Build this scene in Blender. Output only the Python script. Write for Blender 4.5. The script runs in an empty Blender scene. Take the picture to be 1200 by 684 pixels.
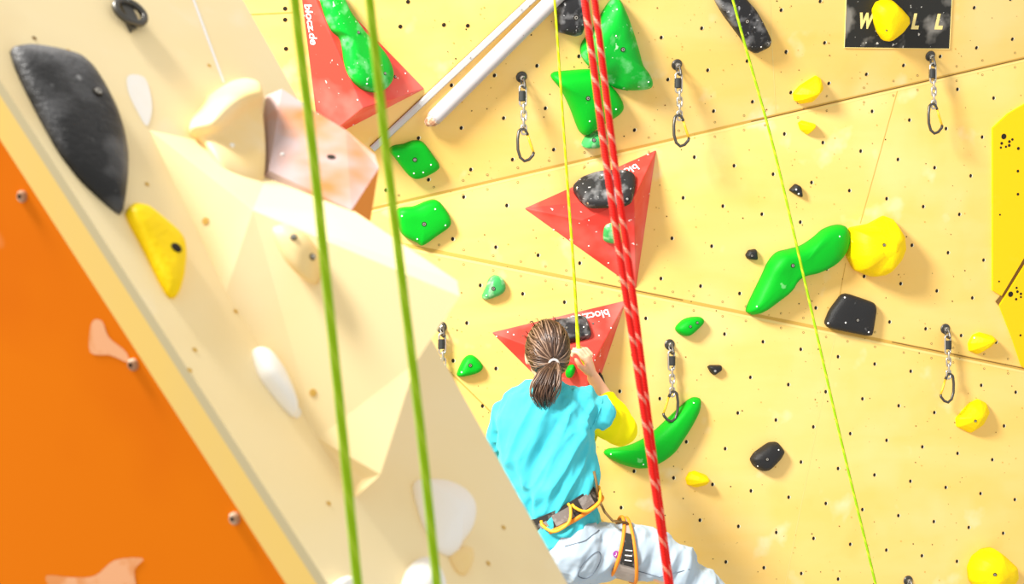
import bpy, bmesh, math, random
from mathutils import Vector, Matrix, noise
from mathutils.bvhtree import BVHTree
random.seed(7)
V = Vector
F = 2000.0                       # focal length in pixels of the 1200 x 684 frame
CAM = V((0, 0, 3.0))
COL = bpy.context.scene.collection
W0 = {}                          # world origin of every object built here

# ------------------------------------------------------------------ geometry helpers
def ray(u, v): return V(((u-600)/F, 1.0, -(v-342)/F))
def px(u, v, d): return CAM + ray(u, v)*d

class Plane:
    def __init__(s, n, o):
        s.n = n.normalized(); s.o = o
        if s.n.dot(CAM - o) < 0: s.n = -s.n
    @staticmethod
    def q(a, b, c):              # inverse depth = a + b u + c v
        n = V((b*F, a+600*b+342*c, -c*F))
        d = 1/(a+600*b+342*c)
        return Plane(n, px(600, 342, d))
    @staticmethod
    def three(p, q, r): return Plane((q-p).cross(r-p), p)
    def at(s, u, v, h=0.0):
        r = ray(u, v)
        return CAM + r*((s.n.dot(s.o-CAM)+h)/s.n.dot(r))
    def up(s, u, v, h=0.0): return s.at(u, v) + s.n*h

def new_obj(name, verts, faces, mats, parent=None, loc=None, smooth=False, midx=None, uvs=None, kind=None, label=None, cat=None, group=None):
    me = bpy.data.meshes.new(name)
    org = W0[parent] if parent else (loc if loc is not None else V((0, 0, 0)))
    me.from_pydata([tuple(V(p)-org) for p in verts], [], faces)
    if not isinstance(mats, (list, tuple)): mats = [mats]
    for m in mats: me.materials.append(m)
    if midx:
        for p, i in zip(me.polygons, midx): p.material_index = i
    if smooth:
        for p in me.polygons: p.use_smooth = True
    if uvs:
        l = me.uv_layers.new(name='UVMap')
        for p in me.polygons:
            for li, vi in zip(p.loop_indices, p.vertices): l.data[li].uv = (0, 0)
        for p, fu in zip(me.polygons, uvs):
            for li, uv in zip(p.loop_indices, fu): l.data[li].uv = uv
    bm = bmesh.new(); bm.from_mesh(me); bmesh.ops.recalc_face_normals(bm, faces=bm.faces); bm.to_mesh(me); bm.free()
    me.update()
    o = bpy.data.objects.new(name, me); COL.objects.link(o)
    if parent: o.parent = parent
    else: o.location = org
    W0[o] = org.copy()
    tag(o, label, cat, group, kind)
    return o
def tag(o, label=None, cat=None, group=None, kind=None):
    if label: o['label'] = label
    if cat: o['category'] = cat
    if group: o['group'] = group
    if kind: o['kind'] = kind
def thing(name, label, cat, loc, group=None):
    o = bpy.data.objects.new(name, None); COL.objects.link(o); o.location = loc
    o.empty_display_size = .05
    W0[o] = V(loc); tag(o, label, cat, group); return o

class MB:                         # mesh builder: verts / faces / material slots
    def __init__(s): s.v = []; s.f = []; s.m = []; s.uv = []
    def add(s, vs, fs, mi=0, uvs=None):
        b = len(s.v); s.v += [V(p) for p in vs]
        for k, f in enumerate(fs):
            s.f.append([i+b for i in f]); s.m.append(mi)
            s.uv.append(uvs[k] if uvs else [(0, 0)]*len(f))
    def tube(s, pts, r, seg=8, mi=0, closed=False, cap=True, uvscale=None, flat=1.0):
        n = len(pts); pts = [V(p) for p in pts]
        rr = r if isinstance(r, (list, tuple)) else [r]*n
        vs = []; ref = None; L = [0.0]
        for i in range(1, n): L.append(L[-1]+(pts[i]-pts[i-1]).length)
        for i in range(n):
            if closed: t = pts[(i+1) % n]-pts[i-1]
            else: t = pts[min(i+1, n-1)]-pts[max(i-1, 0)]
            t.normalize()
            if ref is None: ref = V((0, 1, 0)) if abs(t.y) < .8 else V((1, 0, 0))
            a = (ref - t*ref.dot(t)).normalized(); ref = a
            b = t.cross(a)
            for k in range(seg):
                th = 2*math.pi*k/seg
                vs.append(pts[i]+a*math.cos(th)*rr[i]*flat+b*math.sin(th)*rr[i])
        fs = []; uv = []
        for i in range(n if closed else n-1):
            j = (i+1) % n
            for k in range(seg):
                k2 = (k+1) % seg
                fs.append([i*seg+k, i*seg+k2, j*seg+k2, j*seg+k])
                l2 = L[j] if j else L[-1]
                uv.append([(k/seg, L[i]), ((k+1)/seg, L[i]), ((k+1)/seg, l2), (k/seg, l2)])
        if cap and not closed:
            fs.append(list(range(seg))[::-1]); uv.append([(0, 0)]*seg)
            fs.append([(n-1)*seg+k for k in range(seg)]); uv.append([(0, 0)]*seg)
        s.add(vs, fs, mi, uv)
    def lathe(s, o, n, prof, seg=16, mi=0, mis=None):   # prof: (radius, height) about axis n at o
        n = n.normalized(); a = n.orthogonal().normalized(); b = n.cross(a)
        vs = []
        for (r, h) in prof:
            for k in range(seg):
                th = 2*math.pi*k/seg
                vs.append(o+n*h+a*r*math.cos(th)+b*r*math.sin(th))
        for i in range(len(prof)-1):
            s.add(vs[i*seg:(i+2)*seg], [[k, (k+1) % seg, seg+(k+1) % seg, seg+k] for k in range(seg)], mis[i] if mis else mi)
        s.add(vs[:seg], [list(range(seg))], mis[0] if mis else mi)
        s.add(vs[-seg:], [list(range(seg))], mis[-1] if mis else mi)
    def loft(s, secs, seg=20, mi=0, dep=V((0, 1, 0))):   # secs: (centre, lateral radius, depth radius)
        n = len(secs); vs = []
        for i, (c, rl, rd) in enumerate(secs):
            t = (secs[min(i+1, n-1)][0]-secs[max(i-1, 0)][0]).normalized()
            d = dep-t*dep.dot(t)
            if d.length < .2: d = V((0, 0, 1))-t*t.z
            d.normalize(); l = t.cross(d)
            for k in range(seg):
                th = 2*math.pi*k/seg
                vs.append(c+l*math.cos(th)*rl+d*math.sin(th)*rd)
        fs = [[i*seg+k, i*seg+(k+1) % seg, (i+1)*seg+(k+1) % seg, (i+1)*seg+k] for i in range(n-1) for k in range(seg)]
        fs += [list(range(seg))[::-1], [(n-1)*seg+k for k in range(seg)]]
        s.add(vs, fs, mi)
    def ball(s, c, rx, ry, rz, mi=0, seg=20, rings=12, rot=None):
        secs = []
        vs = []; fs = []
        for i in range(rings+1):
            ph = math.pi*i/rings - math.pi/2
            for k in range(seg):
                th = 2*math.pi*k/seg
                p = V((rx*math.cos(ph)*math.cos(th), ry*math.cos(ph)*math.sin(th), rz*math.sin(ph)))
                if rot: p = rot @ p
                vs.append(c+p)
        for i in range(rings):
            for k in range(seg):
                fs.append([i*seg+k, i*seg+(k+1) % seg, (i+1)*seg+(k+1) % seg, (i+1)*seg+k])
        s.add(vs, fs, mi)
    def build(s, name, mats, parent=None, loc=None, smooth=False, uv=False, **kw):
        return new_obj(name, s.v, s.f, mats, parent, loc, smooth, s.m, s.uv if uv else None, **kw)

def catmull(pts, per=6):
    n = len(pts); out = []
    for i in range(n):
        p0, p1, p2, p3 = [pts[(i+k-1) % n] for k in range(4)]
        for j in range(per):
            t = j/per
            out.append(tuple(.5*((2*p1[a])+(-p0[a]+p2[a])*t+(2*p0[a]-5*p1[a]+4*p2[a]-p3[a])*t*t+(-p0[a]+3*p1[a]-3*p2[a]+p3[a])*t**3) for a in (0, 1)))
    return out
def round_corners(pts, r=.18):
    n = len(pts); out = []
    for i in range(n):
        p = V(pts[i]); a = V(pts[i-1]); b = V(pts[(i+1) % n])
        A = p+(a-p)*r; B = p+(b-p)*r
        for t in (0, .33, .67, 1): out.append(tuple(A*(1-t)**2+p*2*t*(1-t)+B*t*t))
    return out
def remeshed(mb, voxel, smooth_it=6, sf=.5):
    me = bpy.data.meshes.new('tmp'); me.from_pydata([tuple(p) for p in mb.v], [], mb.f)
    bm = bmesh.new(); bm.from_mesh(me); bmesh.ops.recalc_face_normals(bm, faces=bm.faces); bm.to_mesh(me); bm.free()
    o = bpy.data.objects.new('tmp', me); COL.objects.link(o)
    m = o.modifiers.new('r', 'REMESH'); m.mode = 'VOXEL'; m.voxel_size = voxel
    if smooth_it:
        m = o.modifiers.new('s', 'SMOOTH'); m.iterations = smooth_it; m.factor = sf
    dg = bpy.context.evaluated_depsgraph_get(); dg.update()
    ev = o.evaluated_get(dg); em = ev.to_mesh()
    vs = [v.co.copy() for v in em.vertices]; ns = [v.normal.copy() for v in em.vertices]
    fs = [list(p.vertices) for p in em.polygons]
    ev.to_mesh_clear(); bpy.data.objects.remove(o); bpy.data.meshes.remove(me)
    return vs, ns, fs

# ------------------------------------------------------------------ materials
def lin(r, g, b):
    f = lambda c: (c/255/12.92) if c/255 <= .04045 else ((c/255+.055)/1.055)**2.4
    return (f(r), f(g), f(b), 1)
def mat(name, col, rough=.6, metal=0.0, spec=.3, marks=None, coat=0.0, streak=None, bump=None, sheen=0.0, trans=0.0):
    """marks: list of (colour, noise scale, threshold, softness, strength); streak: (colour, (sx,sy,sz) scale, strength)"""
    m = bpy.data.materials.new(name); m.use_nodes = True
    nt = m.node_tree; N = nt.nodes; Lk = nt.links
    b = N['Principled BSDF']
    b.inputs['Roughness'].default_value = rough; b.inputs['Metallic'].default_value = metal
    b.inputs['Specular IOR Level'].default_value = spec; b.inputs['Coat Weight'].default_value = coat
    b.inputs['Sheen Weight'].default_value = sheen
    b.inputs['Transmission Weight'].default_value = trans
    b.inputs['Base Color'].default_value = col
    if not (marks or streak or bump): return m
    tc = N.new('ShaderNodeTexCoord')
    cur = None
    def mix(fac, colour):
        nonlocal cur
        x = N.new('ShaderNodeMix'); x.data_type = 'RGBA'
        if cur is None: x.inputs[6].default_value = col
        else: Lk.new(cur, x.inputs[6])
        x.inputs[7].default_value = colour
        Lk.new(fac, x.inputs[0]); cur = x.outputs[2]
    if streak:
        mp = N.new('ShaderNodeMapping'); mp.inputs['Scale'].default_value = streak[1]
        if len(streak) > 3: mp.inputs['Rotation'].default_value = streak[3]
        Lk.new(tc.outputs['Object'], mp.inputs[0])
        t = N.new('ShaderNodeTexNoise'); t.inputs['Scale'].default_value = 1; t.inputs['Detail'].default_value = 6; t.inputs['Distortion'].default_value = .4
        Lk.new(mp.outputs[0], t.inputs[0])
        r = N.new('ShaderNodeMapRange'); r.inputs[1].default_value = .35; r.inputs[2].default_value = .7; r.inputs[4].default_value = streak[2]
        Lk.new(t.outputs[0], r.inputs[0]); mix(r.outputs[0], streak[0])
    for i, (c, sc, th, so, st) in enumerate(marks or []):
        t = N.new('ShaderNodeTexNoise'); t.noise_dimensions = '4D'; t.inputs['W'].default_value = i*3.7+1
        t.inputs['Scale'].default_value = sc; t.inputs['Detail'].default_value = 3
        Lk.new(tc.outputs['Object'], t.inputs['Vector'])
        r = N.new('ShaderNodeMapRange'); r.inputs[1].default_value = th; r.inputs[2].default_value = th+so; r.inputs[4].default_value = st
        Lk.new(t.outputs[0], r.inputs[0]); mix(r.outputs[0], c)
    if cur: Lk.new(cur, b.inputs['Base Color'])
    if bump:
        t = N.new('ShaderNodeTexNoise'); t.inputs['Scale'].default_value = bump[0]; t.inputs['Detail'].default_value = 4
        Lk.new(tc.outputs['Object'], t.inputs['Vector'])
        bp = N.new('ShaderNodeBump'); bp.inputs['Strength'].default_value = bump[1]; bp.inputs['Distance'].default_value = .01
        Lk.new(t.outputs[0], bp.inputs['Height']); Lk.new(bp.outputs[0], b.inputs['Normal'])
    return m
WHITE = (.9, .9, .88, 1)
M = {}
M['wood'] = mat('birch_plywood', (.95, .615, .16, 1), .5, spec=.25, streak=((.97, .68, .24, 1), (.9, 3, 5), .8, (0, .2, 0)),
                marks=[((.95, .72, .32, 1), 2.2, .52, .2, .6), ((.97, .88, .64, 1), 5.5, .62, .14, .5), ((.82, .48, .06, 1), 3.1, .62, .14, .35), ((.25, .14, .02, 1), 95, .735, .012, .85), ((.55, .36, .03, 1), 60, .735, .02, .7)])
M['cream'] = mat('pale_plywood', (.95, .77, .43, 1), .55, spec=.25, streak=((.96, .81, .51, 1), (3, 3, 9), .7, (0, .6, 0)),
                 marks=[((.84, .64, .34, 1), 4.0, .56, .14, .5), ((.96, .87, .68, 1), 9, .62, .14, .5), ((.35, .24, .08, 1), 38, .76, .02, .5)])
M['ply_edge'] = mat('plywood_edge', (.98, .66, .17, 1), .6, spec=.15, streak=((.86, .62, .24, 1), (6, 6, 2), .5))
M['ply_lip'] = mat('pale_veneer_lip', (.62, .52, .30, 1), .6)
M['orange_wall'] = mat('orange_paint', lin(238, 124, 0), .6, spec=.08, marks=[(lin(224, 104, 0), 2.5, .5, .2, .7), (lin(246, 136, 2), 3.5, .58, .15, .5), (lin(250, 170, 110), 5.0, .70, .05, .8)])
M['hole'] = mat('hole_dark', (.02, .014, .008, 1), .8)
M['hole_halo'] = mat('hole_bright_halo', (.98, .90, .62, 1), .7)  # bright halo at one side of each hole, painted as a pale disc
M['seam'] = mat('panel_joint', (.66, .40, .08, 1), .8)
M['seam_dark'] = mat('panel_joint_dark_gap', (.22, .12, .03, 1), .9)  # dark brown line of the panel joints
M['seam_pale'] = mat('panel_joint_bevel', (.93, .70, .24, 1), .7)
chalk = lambda s, th=.6, st=.6: (WHITE, s, th, .06, st)
M['green'] = mat('green_resin', (.0, .42, .014, 1), .5, spec=.2, bump=(220, .12), marks=[((.35, .75, .35, 1), 26, .70, .06, .4)])
M['green_chalk'] = mat('green_resin_chalked', (.0, .42, .026, 1), .5, spec=.25, bump=(220, .12), marks=[((.25, .72, .32, 1), 16, .53, .16, .6), ((.7, .9, .7, 1), 55, .66, .04, .6)])
M['green_pale'] = mat('pale_green_resin', (.05, .40, .10, 1), .4, marks=[((.45, .72, .42, 1), 22, .5, .12, .7)])
M['black'] = mat('black_resin', (.016, .016, .017, 1), .5, spec=.35, bump=(260, .25), marks=[((.35, .35, .36, 1), 30, .66, .1, .5)])
M['black_chalk'] = mat('black_resin_chalked', (.018, .018, .02, 1), .55, bump=(260, .25), marks=[((.45, .45, .46, 1), 13, .50, .22, .7), ((.8, .8, .8, 1), 60, .64, .05, .6)])
M['black_soft'] = mat('black_resin_lightly_chalked', (.018, .018, .019, 1), .5, bump=(160, .25), marks=[((.22, .22, .23, 1), 9, .50, .2, .7), ((.5, .5, .5, 1), 45, .68, .05, .4)])
M['yellow'] = mat('yellow_resin', (1.0, .70, .0, 1), .5, spec=.2, bump=(120, .15), marks=[((.95, .55, .0, 1), 14, .62, .1, .3), ((.98, .82, .35, 1), 30, .72, .05, .4)])
M['yellow_paint'] = mat('yellow_painted_plywood', (.97, .60, .0, 1), .5, marks=[((.95, .64, .03, 1), 6, .6, .1, .4)])
M['orange_resin'] = mat('orange_resin', (.85, .30, .01, 1), .5)
M['red'] = mat('red_painted_plywood', (.80, .05, .035, 1), .5, spec=.3, marks=[((.86, .20, .17, 1), 5, .40, .25, .75), ((.95, .85, .82, 1), 42, .685, .03, .8), ((.3, .02, .02, 1), 70, .735, .02, .6)])
M['cream_resin'] = mat('cream_resin', (.93, .68, .30, 1), .5, spec=.2, marks=[((.95, .77, .48, 1), 8, .52, .14, .6)])
M['cream_volume'] = mat('cream_painted_plywood', (.95, .76, .42, 1), .55, spec=.15, marks=[((.96, .81, .52, 1), 5, .5, .16, .6)])
M['white_resin'] = mat('white_resin', (.93, .90, .85, 1), .5, marks=[((.90, .80, .66, 1), 9, .55, .15, .5)])
M['pink_vol'] = mat('chalky_orange_plywood', (.60, .22, .07, 1), .7, spec=.1, marks=[((.52, .42, .42, 1), 6.5, .34, .14, .9), ((.62, .32, .18, 1), 12, .55, .15, .6)])
M['orange_vol'] = mat('orange_painted_plywood', (.78, .24, .015, 1), .5)
M['pipe'] = mat('white_enamel', (.45, .43, .44, 1), .35, spec=.5, streak=((.45, .40, .36, 1), (25, 25, 25), .35), marks=[((.10, .07, .04, 1), 40, .70, .02, .9)])
M['strip'] = mat('white_aluminium', (.58, .57, .56, 1), .35, spec=.5, marks=[((.35, .25, .15, 1), 40, .69, .03, .8)])
M['rust'] = mat('torn_brown_end', (.42, .22, .12, 1), .8, marks=[((.75, .6, .45, 1), 60, .5, .1, .7)])
M['steel'] = mat('steel', (.62, .61, .58, 1), .28, metal=1)
M['steel_bright'] = mat('zinc_chain', (.60, .57, .51, 1), .3, metal=.85)
M['dark_steel'] = mat('dark_steel', (.10, .095, .085, 1), .35, metal=.7)
M['rubber'] = mat('black_rubber', (.03, .032, .03, 1), .6)
M['brass'] = mat('gold_anodised', (.92, .58, .04, 1), .35, metal=.5)
M['white_dot'] = mat('white_screw_head', (.9, .9, .88, 1), .5)
M['poster'] = mat('black_print_scuffed', (.02, .02, .018, 1), .5, marks=[((.40, .38, .34, 1), 9, .55, .14, .6), ((.8, .78, .72, 1), 40, .665, .03, .8)])
M['letter'] = mat('cut_out_letter', (.95, .78, .30, 1), .6)
M['print_white'] = mat('white_print', (.95, .93, .92, 1), .5)
M['skin'] = mat('skin', (.86, .50, .34, 1), .5, spec=.3, marks=[((.90, .42, .28, 1), 9, .55, .15, .4)])
M['shirt'] = mat('turquoise_cotton', (.06, .55, .65, 1), .75, spec=.15, sheen=.1, marks=[((.12, .60, .70, 1), 6, .5, .2, .5)])
M['sleeve'] = mat('yellow_fleece', (.93, .86, .002, 1), .75, spec=.15)
M['pants'] = mat('pale_blue_cotton', (.42, .52, .61, 1), .8, spec=.15, sheen=.1, marks=[((.52, .62, .70, 1), 9, .5, .2, .5)])
M['seam_thread'] = mat('dark_stitching', (.16, .20, .25, 1), .8)
M['hair'] = mat('brown_hair', (.075, .038, .022, 1), .38, spec=.5)
M['hair_light'] = mat('light_brown_hair', (.24, .15, .10, 1), .38, spec=.5)
M['hair_dark'] = mat('dark_brown_hair', (.035, .016, .01, 1), .4, spec=.5)
M['tie'] = mat('grey_hair_tie', (.52, .48, .46, 1), .6)
M['web_dark'] = mat('black_webbing', (.03, .028, .025, 1), .7, marks=[((.25, .22, .18, 1), 40, .55, .1, .6)])
M['web_grey'] = mat('beige_mesh_padding', (.42, .36, .31, 1), .7, marks=[((.5, .45, .4, 1), 30, .5, .1, .6)])
M['pad_dark'] = mat('dark_grey_padding', (.20, .175, .16, 1), .7, marks=[((.34, .31, .29, 1), 50, .5, .1, .6)])
M['web_orange'] = mat('orange_binding', (.90, .28, .02, 1), .6)
M['loop_yellow'] = mat('amber_gear_loop', (.95, .46, .03, 1), .4)
M['strap_brown'] = mat('brown_strap', (.20, .12, .04, 1), .7)
M['purple'] = mat('purple_badge', (.30, .05, .30, 1), .6)
M['shoe'] = mat('climbing_shoe', (.06, .06, .07, 1), .6)
M['eye'] = mat('eye_white', (.85, .85, .85, 1), .3)
M['lip'] = mat('lips', (.62, .22, .18, 1), .5)
def rope_mat(name, base, fleck, turns, freq, thresh, flat=False):
    m = bpy.data.materials.new(name); m.use_nodes = True
    nt = m.node_tree; N = nt.nodes; L = nt.links; b = N['Principled BSDF']
    b.inputs['Roughness'].default_value = .7; b.inputs['Specular IOR Level'].default_value = .2
    uv = N.new('ShaderNodeUVMap'); uv.uv_map = 'UVMap'
    s = N.new('ShaderNodeSeparateXYZ'); L.new(uv.outputs[0], s.inputs[0])
    def math_(op, a, bb):
        n = N.new('ShaderNodeMath'); n.operation = op
        for i, x in enumerate((a, bb)):
            if isinstance(x, (int, float)): n.inputs[i].default_value = x
            elif x is not None: L.new(x, n.inputs[i])
        return n.outputs[0]
    d = math_('FRACT', math_('ADD', math_('MULTIPLY', s.outputs[0], turns), math_('MULTIPLY', s.outputs[1], freq)), None)
    g = math_('LESS_THAN', d, thresh)
    mx = N.new('ShaderNodeMix'); mx.data_type = 'RGBA'; mx.inputs[6].default_value = base; mx.inputs[7].default_value = fleck
    L.new(g, mx.inputs[0]); L.new(mx.outputs[2], b.inputs['Base Color'])
    e = math_('SINE', math_('MULTIPLY', math_('ADD', math_('MULTIPLY', s.outputs[0], 4), math_('MULTIPLY', s.outputs[1], 190)), 6.283), None)
    bp = N.new('ShaderNodeBump'); bp.inputs['Strength'].default_value = .5; bp.inputs['Distance'].default_value = .001
    L.new(e, bp.inputs['Height']); L.new(bp.outputs[0], b.inputs['Normal'])
    return m
M['rope_green'] = rope_mat('lime_rope', (.30, .52, .003, 1), (.42, .62, .03, 1), 2, 22, .25)
M['rope_red'] = rope_mat('red_rope_flecked', (.86, .014, .008, 1), (.90, .26, .18, 1), 1, 19, .18)
M['rope_lime'] = rope_mat('lime_yellow_rope', (.50, .62, .004, 1), (.62, .66, .05, 1), 1, 16, .3)
M['rope_thin'] = rope_mat('green_thin_rope', (.28, .52, .004, 1), (.45, .62, .02, 1), 1, 18, .3)

# ------------------------------------------------------------------ the back wall
Q0 = 1/7.0
A_, B_, C_ = 1+.15*.6+.10*.342, -1.5e-4, -1.0e-4
MID = Plane.q(Q0*A_, Q0*B_, Q0*C_)
K1 = -1.5e-4; TOP = Plane.q(Q0*(A_-345.5*K1), Q0*(B_+.231*K1), Q0*(C_+K1))
K2 = .6e-4;   BOT = Plane.q(Q0*(A_-192*K2), Q0*(B_-.2*K2), Q0*(C_+K2))
def L1(u, v): return v-345.5+.231*u
def L2(u, v): return v-192-.2*u
def wall_plane(u, v):
    if u < 356: return TOP if K1*L1(u, v) > K2*L2(u, v) or v < 263 else BOT
    if L1(u, v) < 0: return TOP
    return BOT if L2(u, v) > 0 else MID
UL, UR, VT, VB = -350, 1650, -420, 1250
v0 = MID.at(356, 263.2)
KL = (-(K1*-345.5-K2*-192)-(K1*.231+K2*.2)*UL)/(K1-K2)   # v where TOP and BOT meet at u = UL
w = MB()
ts = [TOP.at(UL, VT), TOP.at(UR, VT), TOP.at(UR, 345.5-.231*UR), v0, TOP.at(UL, KL)]
w.add(ts, [[0, 1, 2, 3, 4]])
w.add([v0, MID.at(UR, 345.5-.231*UR), MID.at(UR, 192+.2*UR)], [[0, 1, 2]])
w.add([TOP.at(UL, KL), v0, BOT.at(UR, 192+.2*UR), BOT.at(UR, VB), BOT.at(UL, VB)], [[0, 1, 2, 3, 4]])
def strip(P, a, b, wid, mi, off=0.0, h=.0006):
    a = P.up(*a, h); b = P.up(*b, h); t = (b-a).normalized(); s = P.n.cross(t)
    w.add([a+s*(off-wid/2), b+s*(off-wid/2), b+s*(off+wid/2), a+s*(off+wid/2)], [[0, 1, 2, 3]], mi)
def s1(u): return (u, 345.5-.231*u)
def s2(u): return (u, 192+.2*u)
WM = [M['wood'], M['hole'], M['hole_halo'], M['seam'], M['seam_dark'], M['seam_pale']]
strip(TOP, s1(356), s1(1600), .015, 3, 0, .0012); strip(TOP, s1(880), s1(1600), .004, 4, .0, .0018); strip(MID, s1(356), s1(1600), .007, 5, -.011, .0008)
strip(BOT, s2(356), s2(1600), .013, 3, 0, .0012); strip(BOT, s2(690), s2(800), .004, 4, .002, .0018); strip(BOT, s2(1045), s2(1250), .004, 4, .002, .0018); strip(BOT, s2(356), s2(1600), .010, 5, -.014, .0008)
strip(BOT, (452, 362), (900, 800), .006, 3, 0, .0010)
strip(TOP, (260, 18.5), (346, 14.5), .006, 3)
for P, a, b in ((MID, (1052, 105), (1008, 262)), (TOP, (902, 0), (909, 134)), (MID, (991, 308), (984, 346)), (BOT, (978, 395), (905, 760))):
    strip(P, a, b, .0035, 3 if P is MID else 5)
def disc(P, c, r, mi, h, seg=10, ex=1.0):
    a = P.n.cross(V((0, 0, 1))).normalized(); b = P.n.cross(a)
    w.add([c+P.n*h+a*(r*math.cos(2*math.pi*k/seg))+b*(r*ex*math.sin(2*math.pi*k/seg)) for k in range(seg)], [list(range(seg))], mi)
def proj(p):
    p = p-CAM; return (600+F*p.x/p.y, 342-F*p.z/p.y)
def lattice(P, o, e1, n1, e2a, e2b, n2, inside):
    O = P.at(*o); E1 = (P.at(*e1)-O)/n1; E2 = (P.at(*e2b)-P.at(*e2a))/n2
    for i in range(-24, 25):
        for j in range(-24, 25):
            c = O+E1*i+E2*j; u, v = proj(c)
            if -20 < u < 1330 and -90 < v < 780 and inside(u, v):
                disc(P, c+(E1.normalized()*.0035), .0078, 2, .0006); disc(P, c, .0066, 1, .0013, ex=1.25)
right_of_strip = lambda u, v: u > 640-1.08*v-10 or u > 520
lattice(TOP, (629, 77), (822, 33), 4, (822, 33), (836, 130), 2, lambda u, v: L1(u, v) < -9 and u+1.07*v > 625)
lattice(MID, (860, 194), (1124, 251), 6, (801, 232), (775, 326.5), 2, lambda u, v: L1(u, v) > 9 and L2(u, v) < -9 and u > 400)
lattice(BOT, (938.5, 541), (1189, 585), 6, (938.5, 541), (909.5, 623.5), 2, lambda u, v: L1(u, v)+L2(u, v) > 20 and L2(u, v) > 9 and u > 120)
for u, v in ((469, 31), (520, 29), (334, 10), (334, 23), (335, 57), (478, 2), (548, 30)): disc(TOP, TOP.at(u, v), .008, 1, .0012)
for k in range(26):                                  # screw holes along the joints
    u = 470+k*36+random.uniform(-8, 8)
    for s, P in ((-9, TOP), (8, MID)):
        a = s1(u); disc(P, P.at(a[0], a[1]+s), .0048, 4, .0012); disc(P, P.at(a[0], a[1]+s), .0028, 5, .0016)
    u = 520+k*30+random.uniform(-8, 8)
    for s, P in ((-8, MID), (9, BOT)):
        a = s2(u); disc(P, P.at(a[0], a[1]+s), .0048, 4, .0012); disc(P, P.at(a[0], a[1]+s), .0028, 5, .0016)
for k in range(620):                                 # stray screw holes
    u, v = random.uniform(500, 1250), random.uniform(-20, 700); P = wall_plane(u, v)
    disc(P, P.at(u, v), random.choice((.0016, .002, .0025, .0032)), random.choice((3, 4, 1, 3)), .0012, 7)
wall_back = w.build('wall_back', WM, kind='structure')

# ------------------------------------------------------------------ the near panel on the left
QF = (.4581, -2.58e-4, 2.41e-4)
FACE = Plane.q(*QF)
def xl(v): return .6505*(v-94)
def xr(v): return 285+.5556*v
TH = .051
fl = [FACE.at(xl(-420), -420), FACE.at(xl(1050), 1050)]; fr = [FACE.at(xr(-420), -420), FACE.at(xr(1050), 1050)]
n = FACE.n
e = (fl[1]-fl[0]).normalized(); side = n.cross(e).normalized()
if side.dot(fr[0]-fl[0]) < 0: side = -side
lipw = .013
w = MB()
w.add([fl[0], fl[1], fr[1], fr[0]], [[0, 1, 2, 3]], 0)
b0 = [p-n*TH for p in (fl[0], fl[1], fr[1], fr[0])]
w.add(b0, [[0, 1, 2, 3]], 0)
w.add([fr[0], fr[1], b0[2], b0[3]], [[0, 1, 2, 3]], 0)
g0, g1 = fl[0]-n*lipw, fl[1]-n*lipw
w.add([fl[0], fl[1], g1, g0], [[0, 1, 2, 3]], 2); w.add([g0, g1, b0[1], b0[0]], [[0, 1, 2, 3]], 1)
w.add([fl[0], fr[0], b0[3], b0[0]], [[0, 1, 2, 3]], 1); w.add([fl[1], fr[1], b0[2], b0[1]], [[0, 1, 2, 3]], 1)
def fstrip(a, b, wid, mi):
    a = FACE.up(*a, .0006); b = FACE.up(*b, .0006); t = (b-a).normalized(); s = n.cross(t)
    w.add([a-s*wid/2, b-s*wid/2, b+s*wid/2, a+s*wid/2], [[0, 1, 2, 3]], mi)
fstrip((212, -40), (262, 97), .005, 3)
def fdisc(u, v, r, mi):
    c = FACE.up(u, v, .0008); a = n.orthogonal().normalized(); b = n.cross(a)
    w.add([c+a*r*math.cos(k*.628)+b*r*math.sin(k*.628) for k in range(10)], [list(range(10))], mi)
for u, v in ((245, 77), (40, 45), (228, 410), (222, 434), (276, 365), (590, 618), (572, 660), (172, 216), (80, 60), (385, 590)): fdisc(u, v, .0034, 3 if False else 4 if u < 60 else 6)
def fpatch(pts, mi):
    w.add([FACE.up(u, v, .0007) for u, v in catmull(pts, 4)], [list(range(len(pts)*4))], mi)
fpatch([(149, 90), (162, 88), (172, 96), (178, 125), (172, 148), (160, 130), (150, 108)], 5)
fpatch([(330, 440), (352, 478), (346, 490), (330, 470)], 5)
wall_left = w.build('wall_left', [M['cream'], M['ply_edge'], M['ply_lip'], M['print_white'], M['seam_dark'], M['white_resin'], M['seam']], kind='structure')
# painted side of the near structure, set behind the edge of the panel
a0 = fl[0]-n*TH; a1 = fl[1]-n*TH
SIDE = Plane.three(a0, a1, px(-60, 640, 2.22))
inw = SIDE.n.cross(e).normalized()
if inw.dot(px(-60, 640, 2.2)-a1) < 0: inw = -inw
w = MB()
q = [a0, a1, a1+inw*1.1, a0+inw*1.1]; qb = [p-SIDE.n*.03 for p in q]
w.add(q+qb, [[0, 1, 2, 3], [4, 5, 6, 7], [0, 1, 5, 4], [1, 2, 6, 5], [2, 3, 7, 6], [3, 0, 4, 7]], 0)
def spatch(pts, mi):
    w.add([SIDE.up(u, v, .0007) for u, v in catmull(pts, 4)], [list(range(len(pts)*4))], mi)
spatch([(108, 378), (120, 376), (128, 395), (148, 412), (150, 424), (130, 416), (106, 412)], 1)
spatch([(55, 674), (85, 676), (112, 674), (135, 656), (168, 654), (158, 668), (155, 700), (90, 700), (62, 690)], 1)
M['smear'] = mat('pale_chalk_smear', lin(248, 180, 130), .7, marks=[(lin(232, 140, 60), 20, .5, .1, .7)])
wall_side = w.build('wall_front', [M['orange_wall'], M['smear']], kind='structure')
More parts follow.
